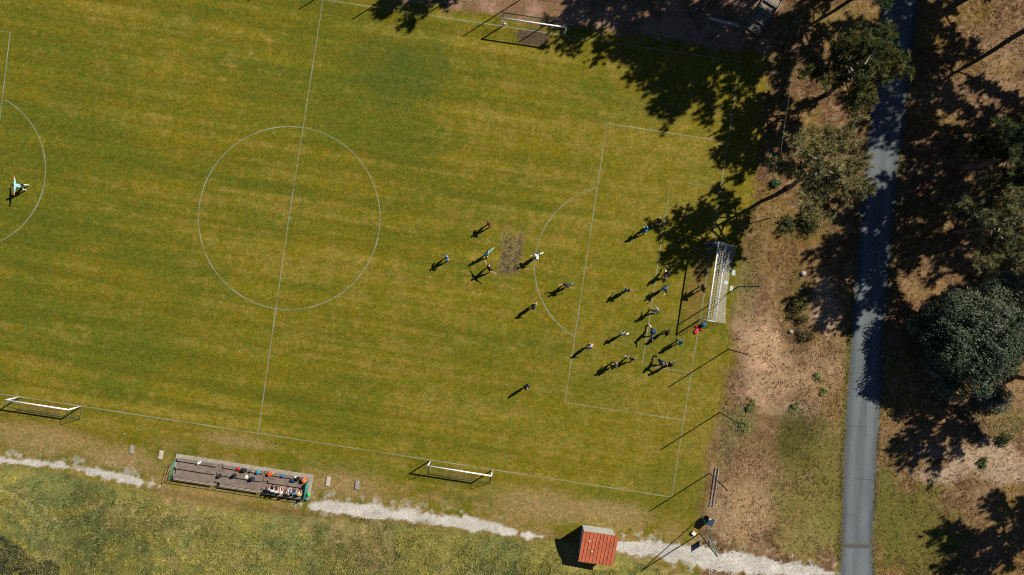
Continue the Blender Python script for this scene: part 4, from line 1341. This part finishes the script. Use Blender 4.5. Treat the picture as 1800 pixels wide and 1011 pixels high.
    pb.loft([ringz(c, a * k, b * k, fr, side) for c, a, b in ((P0 + tdir * .05 * k, .125, .175), (P0 - tdir * .02 * k, .132, .182), (P0 - tdir * .10 * k, .12, .172))])
    for q in 'LR':
        Hp, Kn, An = J['hip' + q], J['knee' + q], J['ankle' + q]
        if long_pants:
            pb.tube([Hp + up * .03, Hp.lerp(Kn, .4), Kn, Kn.lerp(An, .5), Kn.lerp(An, .97)], [.105 * k, .097 * k, .075 * k, .064 * k, .055 * k], 10)
        else:
            pb.tube([Hp + up * .03, Hp.lerp(Kn, .4), Hp.lerp(Kn, .82)], [.108 * k, .105 * k, .100 * k], 10)
    pb.build('trousers' if long_pants else 'shorts', cmat(shorts, 'shorts'), root, True)
    for q in 'LR':
        Kn, An, To = J['knee' + q], J['ankle' + q], J['toe' + q]
        if socks is not None and not long_pants:
            b_ = MB(); b_.tube([Kn.lerp(An, .22), Kn.lerp(An, .45), Kn.lerp(An, 1.0)], [.062 * k, .064 * k, .046 * k], 8); b_.build('sock', cmat(socks, 'sock'), root, True)
        fd = (To - An); fd.z = 0; fd = fd.normalized() if fd.length > .01 else fwd
        b_ = MB()
        heel = An - fd * .06 * k
        b_.loft([[heel + fd * t * k + fd.cross(up) * w_ * k * cx__ + up * (zz * k) for cx__, zz in ((-1, -.075), (1, -.075), (1, -.03), (.5, ht), (-.5, ht), (-1, -.03))] if False else
                 [heel.lerp(To, t) + fd.cross(up) * (w_ * k * cx__) + up * (zz * k) for cx__, zz in ((-1, -.04 - .035 * (1 - t)), (1, -.04 - .035 * (1 - t)), (1, -.0), (.55, ht), (-.55, ht), (-1, -.0))]
                 for t, w_, ht in ((-.05, .034, .02), (.2, .042, .04), (.55, .048, .035), (.9, .047, .015), (1.25, .03, .0))])
        b_.build('shoe', cmat(shoes, 'shoe'), root, True)
    if gloves:
        for q in 'LR':
            u2 = (J['palm' + q] - J['wrist' + q]).normalized()
            b_ = MB(); b_.ell(J['palm' + q] + u2 * .02, (.075 * k, .075 * k, .06 * k), 8, 6); b_.tube([J['wrist' + q] - u2 * .05, J['wrist' + q] + u2 * .05], .048 * k, 8)
            b_.build('glove', cmat(gloves, 'glove'), root, True)
    if number:
        nb_ = MB(); c_ = P3 - tdir * .22 * k - fr * .155 * k
        nb_.add([c_ + side * .07 + tdir * .10, c_ - side * .07 + tdir * .10, c_ - side * .07 - tdir * .10, c_ + side * .07 - tdir * .10], [(0, 1, 2, 3)])
    tag(root, label, 'person', group)
    return root


def at12(px, py):
    """plan position of the feet from where the shoulders are seen"""
    f = 1.0174
    return (900 + (px - 900) / f, 505.5 + (py - 505.5) / f)


LTB, MAR, TEA, GRY, PGR, SKC, CHA = (.22, .48, .62), (.14, .045, .04), (.02, .22, .33), (.22, .26, .32), (.42, .50, .58), (.46, .26, .17), (.04, .045, .055)
BRN, BLK_H, BLD = (.04, .022, .012), (.010, .008, .007), (.32, .20, .09)
PEOPLE = [
    ((860, 394), 200, 'hips', MAR, BLK, WHT, BLK, (BRN, 'short'), 'player in a maroon top, uppermost of those left of the soil patch', {}),
    ((857, 447), 120, 'armout', LTB, NVY, WHT, BLK, (BRN, 'short'), 'player in a pale blue top left of the soil patch', dict(sleeves='long')),
    ((859, 473), 40, 'spread', BLK, BLK, BLK, WHT, (BRN, 'short'), 'player in black with bare arms out, at the lower left of the soil patch', {}),
    ((785, 454), 20, 'hips', BLU, NVY, BLU, BLK, (BRN, 'short'), 'player in a blue top standing farthest left of the group', {}),
    ((946, 450), 200, 'run', WHT, TEA, WHT, WHT, (BLD, 'short'), 'player in a white top on the penalty arc, right of the soil patch', {}),
    ((999, 500), 215, 'stride', CHA, BLK, TEA, BLK, (BRN, 'short'), 'bare-armed player in dark kit striding inside the penalty arc', {}),
    ((937, 539), 340, 'wide', NVY, BLK, WHT, WHT, (BRN, 'short'), 'player in navy with white boots left of the penalty arc', {}),
    ((1103, 511), 60, 'armup', (.16, .13, .13), TEA, TEA, BLK, (BRN, 'short'), 'player in a brownish top inside the penalty box, left of the goal area', {}),
    ((1154, 547), 140, 'walk', PGR, CHA, WHT, BLK, (BRN, 'short'), 'player in a pale grey jacket near the goal area line', dict(sleeves='long', long_pants=True)),
    ((1097, 588), 80, 'armup', (.60, .64, .62), TEA, TEA, BLK, (BRN, 'short'), 'player in a white top with a raised bare arm in the penalty box', {}),
    ((1036, 610), 330, 'wide', (.55, .52, .50), NVY, TEA, WHT, (BRN, 'short'), 'player in a light top beside the penalty box line', {}),
    ((1083, 641), 190, 'stand', (.20, .19, .20), TEA, BLK, BLK, (BRN, 'tail'), 'player in grey, left one of the pair low in the penalty box', dict(sleeves='long')),
    ((1111, 632), 75, 'armout', CHA, BLK, WHT, BLK, (BRN, 'short'), 'player in dark kit with one arm out, right one of the low pair', {}),
    ((1147, 582), 300, 'stride', (.015, .09, .30), NVY, WHT, WHT, (BRN, 'short'), 'player in a bright blue top and white socks on the goal area line', dict(sleeves='long')),
    ((1172, 585), 330, 'hips', BLK, BLK, TEA, WHT, (BRN, 'short'), 'player in black with bare elbows right of the bright blue player', {}),
    ((1197, 602), 160, 'stand', TEA, WHT, TEA, BLK, (BRN, 'short'), 'player in teal and white standing just left of the right goal line', {}),
    ((1163, 635), 290, 'stride', (.012, .05, .09), BLK, BLK, BLK, (BLD, 'short'), 'player in dark teal taking a long stride at the goal area corner', {}),
    ((1179, 643), 110, 'wide', NVY, NVY, NVY, BLK, (BLK_H, 'short'), 'player in all navy at the lower goal area line', dict(sleeves='long', long_pants=True)),
    ((1161, 387), 225, 'walk', BLK, BLK, WHT, BLK, (BRN, 'short'), 'player in black, uppermost of those near the tree shadow', {}),
    ((1137, 404), 160, 'wide', (.03, .30, .52), BLK, WHT, WHT, (BLK_H, 'short'), 'player in a bright sky blue top by the edge of the tree shadow', {}),
    ((1174, 478), 250, 'run', BLK, WHT, BLK, WHT, (BRN, 'short'), 'player in black top and white shorts below the tree shadow', {}),
    ((1171, 506), 230, 'run', (.02, .05, .13), TEA, TEA, BLK, (BRN, 'short'), 'player in navy running in front of the right goal', {}),
    ((1236, 507), 190, 'hips', BLK, TEA, TEA, BLK, (BRN, 'short'), 'goalkeeper in black on the right goal line', dict(sleeves='long')),
    ((926, 681), 300, 'stand', NVY, NVY, NVY, BLK, (BLD, 'short'), 'player in navy standing alone lowest on the pitch', dict(sleeves='long')),
    ((33, 327), 180, 'spread', (.32, .58, .66), NVY, WHT, WHT, (BRN, 'short'), 'goalkeeper in pale blue with orange gloves and arms spread at the far left', dict(sleeves='long', gloves=(.75, .12, .02))),
    ((1254, 429), 200, 'bend', (.02, .10, .32), (.25, .02, .03), BLU, BLK, (BRN, 'short'), 'person in blue and red crouching at the far post of the right goal', {}),
]
for i, (pp, face, pose, sh, so, sk_, shoe_, hair, lab, kw) in enumerate(PEOPLE):
    px_, py_ = at12(*pp)
    X, Y = g(px_, py_)
    person((X, Y, 0.0), face, pose, sh, so, sk_, shoe_, hair, lab, h=1.86 + .12 * ((i * 37) % 10) / 10, mirror=bool(i % 2), head_turn=R(((i * 53) % 60) - 30), **kw)

SEATED = [
    (10.22, 'sitlean', (.62, .60, .60), BLK, 'spectator in white top and black trousers, leftmost on the bleachers', dict(long_pants=True), (.05, .03, .02)),
    (10.68, 'sit', (.50, .56, .52), BLK, 'spectator in pale green top and dark trousers, second from the left on the bleachers', dict(long_pants=True), BRN),
    (11.22, 'sit', WHT, (.45, .30, .22), 'spectator in white shirt with bare legs in the middle of the bleacher group', {}, (.10, .045, .02)),
    (12.02, 'sit', (.40, .22, .15), (.42, .50, .56), 'spectator in pale jeans with bare shoulders on the bleachers', dict(long_pants=True, sleeves='none'), BRN),
    (12.45, 'sitlean', (.05, .20, .30), CHA, 'spectator in teal, half hidden beside the one in pale jeans', dict(long_pants=True), BLK_H),
    (13.05, 'sitlean', (.62, .34, .10), WHT, 'spectator in orange and white, rightmost on the bleachers', {}, BLD),
]
for i, (u, pose, sh, so, lab, kw, hc) in enumerate(SEATED):
    p = bpt(u, 1.98, .685)
    person(p, math.degrees(BANG) + 90 + ((i * 29) % 20 - 10), pose, sh, so, None, WHT, (hc, 'long' if i in (0, 1, 3) else 'short'), lab, h=1.68, seat=True, mirror=bool(i % 2), group='spectators on the bleachers', **kw)

# ------------------------------------------------------------------ shed
def G3(px, py, z=0.0):
    X, Y = g(px, py); return Vector((X, Y, z))


def shed():
    nw, ne = G3(1023.6, 922.6), G3(1077, 930.4)
    ang = math.atan2((ne - nw).y, (ne - nw).x)
    root = empty('shed', nw, ang)
    wd = (ne - nw).length; dp = 2.75
    hN, hS = 2.52, 1.95
    MW = mat('pale_render_wall', (0.42, 0.44, 0.41), .85, .2, .2, 2.0, .2, 20)
    for nm, quad, off in (('north_wall', [(0, 0, 0), (wd, 0, 0), (wd, 0, hN), (0, 0, hN)], (0, -.1)), ('south_wall', [(0, -dp, 0), (wd, -dp, 0), (wd, -dp, hS), (0, -dp, hS)], (0, .1))):
        mb = MB(); q = [Vector(p) for p in quad]; o = Vector((0, off[1], 0))
        mb.add(q + [p + o for p in q], [(0, 1, 2, 3), (7, 6, 5, 4), (0, 4, 5, 1), (1, 5, 6, 2), (2, 6, 7, 3), (3, 7, 4, 0)])
        mb.build('wall', MW, root)
    for x0 in (0.0, wd - .1):
        mb = MB(); P = [(x0, -.103, 0), (x0, -dp + .103, 0), (x0, -dp + .103, hS), (x0, -.103, hN)]
        q = [Vector(p) for p in P]; o = Vector((.1, 0, 0))
        mb.add(q + [p + o for p in q], [(0, 1, 2, 3), (7, 6, 5, 4), (0, 4, 5, 1), (1, 5, 6, 2), (2, 6, 7, 3), (3, 7, 4, 0)])
        mb.build('wall', MW, root)
    mb = MB(); mb.box((wd * .5, .02, hN - .16), (wd * .9, .03, .10)); mb.build('fascia_board', M_WOOD2, root)
    # roof of trapezoidal sheet panels
    n = 10; x0, x1 = -.20, wd + .16
    yN, yS = .28, -dp - .22
    sl = (hN - hS) / dp
    def rz_(y): return hN + .05 + sl * y
    MR = mat('red_coated_roof_sheet', (0.45, 0.125, 0.058), .55, .3, .26, 0.9)
    pw = (x1 - x0) / n
    for i in range(n):
        a = x0 + i * pw; b = a + pw
        prof = [(a, 0), (a + .035, .045), (a + .075, .045), (a + .11, 0), (a + pw * .45, .0), (a + pw * .5, .008), (a + pw * .55, 0), (b - .002, 0)]
        mb = MB(); vs = []
        for y in (yN, yS):
            vs += [(x_, y, rz_(y) + z_ ) for x_, z_ in prof]
        m_ = len(prof)
        fs_ = [(k_, k_ + m_, k_ + m_ + 1, k_ + 1) for k_ in range(m_ - 1)]
        vs2 = [(x_, y_, z_ - .012) for x_, y_, z_ in vs]
        fs2 = [tuple(2 * m_ + q for q in f[::-1]) for f in fs_]
        ed = [(k_, k_ + 1, 2 * m_ + k_ + 1, 2 * m_ + k_) for k_ in range(m_ - 1)] + [(m_ + k_, 3 * m_ + k_, 3 * m_ + k_ + 1, m_ + k_ + 1) for k_ in range(m_ - 1)]
        mb.add(vs + vs2, fs_ + fs2 + ed)
        mb.build('roof_panel', MR, root)
    for (x_, y_) in ((x0 + .19 * (x1 - x0) + .1, yN - .95), (x0 + .34 * (x1 - x0), yN - 2.0)):
        mb = MB(); mb.box((x_, y_, rz_(y_) + .03), (.11, .11, .05), bev=.01); mb.build('roof_patch', M_WHITE, root)
    tag(root, 'small shed with a red ribbed metal roof and pale walls by the gravel path', 'shed')


shed()

# ------------------------------------------------------------------ wooden stairs on the bank
def stairs():
    ang = math.atan2(BANK_D[1], BANK_D[0])
    root = empty('wooden_stairs', (BANK_B[0], BANK_B[1], 0), ang)
    for i in range(8):
        z = .20 * (i + 1); u0 = .98 * i
        for j in range(4):
            mb = MB(); mb.box((u0 + .12 + .20 * j + .1, 0, z - .03), (.19, 1.45, .06), bev=.012); mb.build('tread_plank', M_WOOD3, root)
        mb = MB(); mb.box((u0 + .02, 0, z - .12), (.10, 1.5, .23)); mb.build('riser_board', M_WOOD3, root)
    for s in (-1, 1):
        mb = MB(); mb.add([(0, s * .79, -.2), (7.8, s * .79, 1.3), (7.8, s * .79, 1.75), (0, s * .79, .22), (0, s * .84, -.2), (7.8, s * .84, 1.3), (7.8, s * .84, 1.75), (0, s * .84, .22)],
                          [(0, 1, 2, 3), (7, 6, 5, 4), (0, 4, 5, 1), (1, 5, 6, 2), (2, 6, 7, 3), (3, 7, 4, 0)])
        mb.build('side_board', M_WOOD3, root)
    tag(root, 'weathered wooden steps climbing the shaded bank at the top', 'stairs')


stairs()
kb = MB()
a, b = G3(1246, 33), G3(1299, 46)
kb.tube([a, b], 0.01, 3)
kb = MB(); L_ = (b - a).length
kb.box((0, 0, .16), (L_, .24, .34), bev=.03)
o = kb.build('kerb_block', M_CONC2); o.location = (a + b) / 2 + Vector((0, 0, th(1272, 40) - .05)); o.rotation_euler = (0, 0, math.atan2((b - a).y, (b - a).x))
tag(o, 'long pale concrete kerb in the shade left of the wooden steps', 'kerb')

# ------------------------------------------------------------------ small things
def slab(px, py, size, rz, m, label, name, cat, z=0.0, group=None, bev=.02):
    mb = MB(); mb.box((0, 0, size[2] / 2), size, bev=bev)
    o = mb.build(name, m); X, Y, Z = gz(px, py); o.location = (X, Y, Z - .01 + z); o.rotation_euler = (0, 0, rz)
    tag(o, label, cat, group); return o


M_BLOCK1 = mat('grey_concrete_block', (0.26, 0.235, 0.21), .9, .15, .35, 6, .4, 30)
slab(232.3, 790, (.42, .80, .14), -.12, M_BLOCK1, 'dark grey concrete block in the grass, leftmost of the four', 'concrete_block', 'block', group='concrete blocks beside the bleachers')
slab(283.4, 799.5, (.40, .86, .14), -.20, M_CONC2, 'pale concrete block just above the left end of the bleachers', 'concrete_block', 'block', group='concrete blocks beside the bleachers')
slab(577, 846, (.38, .95, .14), -.16, M_CONC2, 'pale concrete block right of the bleachers, nearer one', 'concrete_block', 'block', group='concrete blocks beside the bleachers')
slab(628.2, 852.5, (.40, .86, .14), -.12, M_BLOCK1, 'grey concrete block right of the bleachers, farther one', 'concrete_block', 'block', group='concrete blocks beside the bleachers')
M_MAT = mat('pale_green_plastic', (.36, .50, .44), .6, .3, .12, 5)
slab(1289, 479.6, (.38, .56, .05), -.05, M_MAT, 'pale green slab behind the goal net, uppermost of three', 'plastic_slab', 'slab', .01, 'slabs behind the goal')
slab(1276, 497, (.46, .36, .05), -.1, M_MAT, 'pale green slab under the goal net, middle of three', 'plastic_slab', 'slab', .01, 'slabs behind the goal')
slab(1285.4, 507.6, (.34, .54, .05), -.12, mat('pale_grey_plastic', (.42, .50, .44), .6, .3, .12, 5), 'pale green slab behind the goal net, lowest of three', 'plastic_slab', 'slab', .01, 'slabs behind the goal')
slab(1218.6, 937, (.40, .34, .26), -.7, mat('white_box', (.66, .63, .58), .7, .3, .1, 6), 'white box lying near the green corner post', 'box', 'box')

# football in the top goal
fb = MB(); fb.ell((0, 0, .11), (.11, .11, .11), 16, 10)
o = fb.build('ball', mat('white_ball', (.75, .75, .74), .45, .4, .0, 26, rgb2=(.03, .03, .03), mixlo=.36, mixhi=.39), None, True)
o.location = (*g(887.5, 42.5), .0); tag(o, 'white football lying beside the left post of the top goal', 'ball')
fb = MB(); fb.ell((0, 0, .30), (.24, .22, .30), 14, 9, jit=.03, flat=-.29)
o = fb.build('ball_bag', mat('blue_sack', (.015, .17, .55), .6, .3, .15, 8, .3, 20), None, True)
o.location = (*g(1235.5, 571), 0); tag(o, 'round bright blue sack beside the near post of the right goal', 'sack')


def red_vest():
    root = empty('training_jacket', (*g(1225, 580), 0), R(52))
    mb = MB()
    prof = [(-.42, .16), (-.30, .22), (-.05, .19), (.14, .22), (.24, .16), (.34, .09)]
    rings = []
    for i, (x_, w_) in enumerate(prof):
        rings.append([(x_, w_ * math.cos(t), max(0.0, .13 * math.sin(t)) * (1 + .3 * math.sin(i * 2.1))) for t in [2 * math.pi * q / 12 for q in range(12)]])
    mb.loft(rings)
    m_ = mat('red_jacket_cloth', (.60, .02, .035), .8, .2, .25, 8, .4, 18)
    mb.build('jacket_body', m_, root, True)
    for s in (1, -1):
        sl = MB(); sl.tube([(.18, s * .15, .05), (.26, s * .34, .05), (.14 - .1 * s, s * .48, .04)], [.085, .075, .06], 8); sl.build('sleeve', m_, root, True)
    lg = MB(); lg.box((.02, .02, .135), (.12, .08, .012)); lg.build('emblem', M_WHITE, root)
    tag(root, 'red jacket dropped on the goal line below the goal', 'jacket')


red_vest()


# bin, notice board, ladder
def wheelie():
    root = empty('waste_bin', (*g(1244, 912), 0), R(-25))
    mb = MB(); m_ = mat('black_bin_plastic', (.018, .022, .028), .5, .4, .15, 6)
    mb.loft([[(sx * a, sy * b, z) for a, b in ((-1, -1), (1, -1), (1, 1), (-1, 1))] for z, sx, sy in ((.06, .22, .26), (.9, .29, .34), (.98, .29, .34))])
    mb.build('bin_body', m_, root)
    lid = MB(); lid.box((.02, 0, 1.02), (.62, .74, .06), bev=.02); lid.build('lid', mat('bin_lid', (.02, .05, .08), .5, .4, .15, 6), root)
    for s in (1, -1):
        wv = MB(); wv.tube([(-.24, s * .20, .1), (-.24, s * .26, .1)], .1, 10); wv.build('wheel', M_STEEL, root)
    hb = MB(); hb.box((-.18, .28, 1.06), (.26, .18, .03)); hb.build('lid_sticker', mat('pale_card', (.5, .42, .34), .8, .2, .1, 6), root)
    tag(root, 'black lidded waste bin beside the green corner post', 'bin')


wheelie()


def board():
    a, b = G3(1242, 943.5), G3(1242.5, 952.5)
    ang = math.atan2((b - a).y, (b - a).x); L_ = (b - a).length
    root = empty('notice_board', a, ang)
    for u in (0, L_):
        mb = MB(); mb.tube([(u, 0, -.1), (u, 0, 1.5)], .03, 6); mb.build('leg', M_ALU, root, True)
    mb = MB(); mb.box((L_ / 2, -.045, 1.1), (L_ + .1, .03, .85)); mb.build('panel', mat('board_panel', (.32, .30, .28), .6, .3, .2, 4), root)
    tag(root, 'grey notice board on two legs beside the gravel path', 'sign')


board()


def ladder():
    a, b = G3(1260.8, 821.5), G3(1250.6, 890)
    ang = math.atan2((b - a).y, (b - a).x); L_ = (b - a).length
    root = empty('ladder', a + Vector((0, 0, th(1255, 855) + .12)), ang)
    for s in (1, -1):
        mb = MB(); mb.box((L_ / 2, s * .155, 0), (L_, .045, .07)); mb.build('rail', M_ALU, root)
    for i in range(12):
        mb = MB(); mb.tube([((i + .6) * L_ / 12, -.13, 0), ((i + .6) * L_ / 12, .13, 0)], .014, 5); mb.build('rung', M_STEEL, root)
    tag(root, 'grey metal ladder lying on dry grass behind the fence', 'ladder')


ladder()


def boulder(px, py, r_, label, rgb, seed):
    random.seed(seed)
    mb = MB(); mb.ell((0, 0, r_ * .45), (r_, r_ * .9, r_ * .7), 14, 10, jit=.06)
    o = mb.build('boulder', mat('granite_%d' % seed, rgb, .9, .15, .3, 7, .5, 20), None, True)
    o.location = gz(px, py); tag(o, label, 'boulder', 'boulders on the heath')


boulder(1411, 481, .27, 'round pale grey boulder right of the goal on the heath', (.36, .35, .34), 3)
boulder(1389, 583, .24, 'grey boulder on the heath below the gorse bush', (.30, .29, .28), 4)
boulder(1408, 508.5, .11, 'small white stone below the pale grey boulder', (.65, .63, .60), 5)


def bottle(px, py, rgb, label, rz):
    root = empty('bottle', (*g(px, py), .035), rz)
    mb = MB(); mb.tube([(0, 0, 0), (.16, 0, 0), (.19, 0, 0), (.22, 0, 0)], [.036, .036, .02, .014], 8); mb.build('bottle_body', mat('bottle_' + label[:20], rgb, .3, .5, .05, 5), root, True)
    mb = MB(); mb.tube([(.22, 0, 0), (.245, 0, 0)], .016, 8); mb.build('cap', mat('bottle_cap', (.05, .2, .5), .4, .4, .05, 5), root, True)
    tag(root, label, 'bottle')


bottle(217, 763.3, (.7, .74, .78), 'white drink bottle lying in the grass left of the bleachers', .4)
bottle(1004, 45.8, (.30, .60, .70), 'pale blue bottle lying in the shade right of the top goal', 1.0)
bottle(1304, 77.4, (.30, .60, .70), 'pale blue bottle lying in the dark shade below the wooden steps', 2.0)
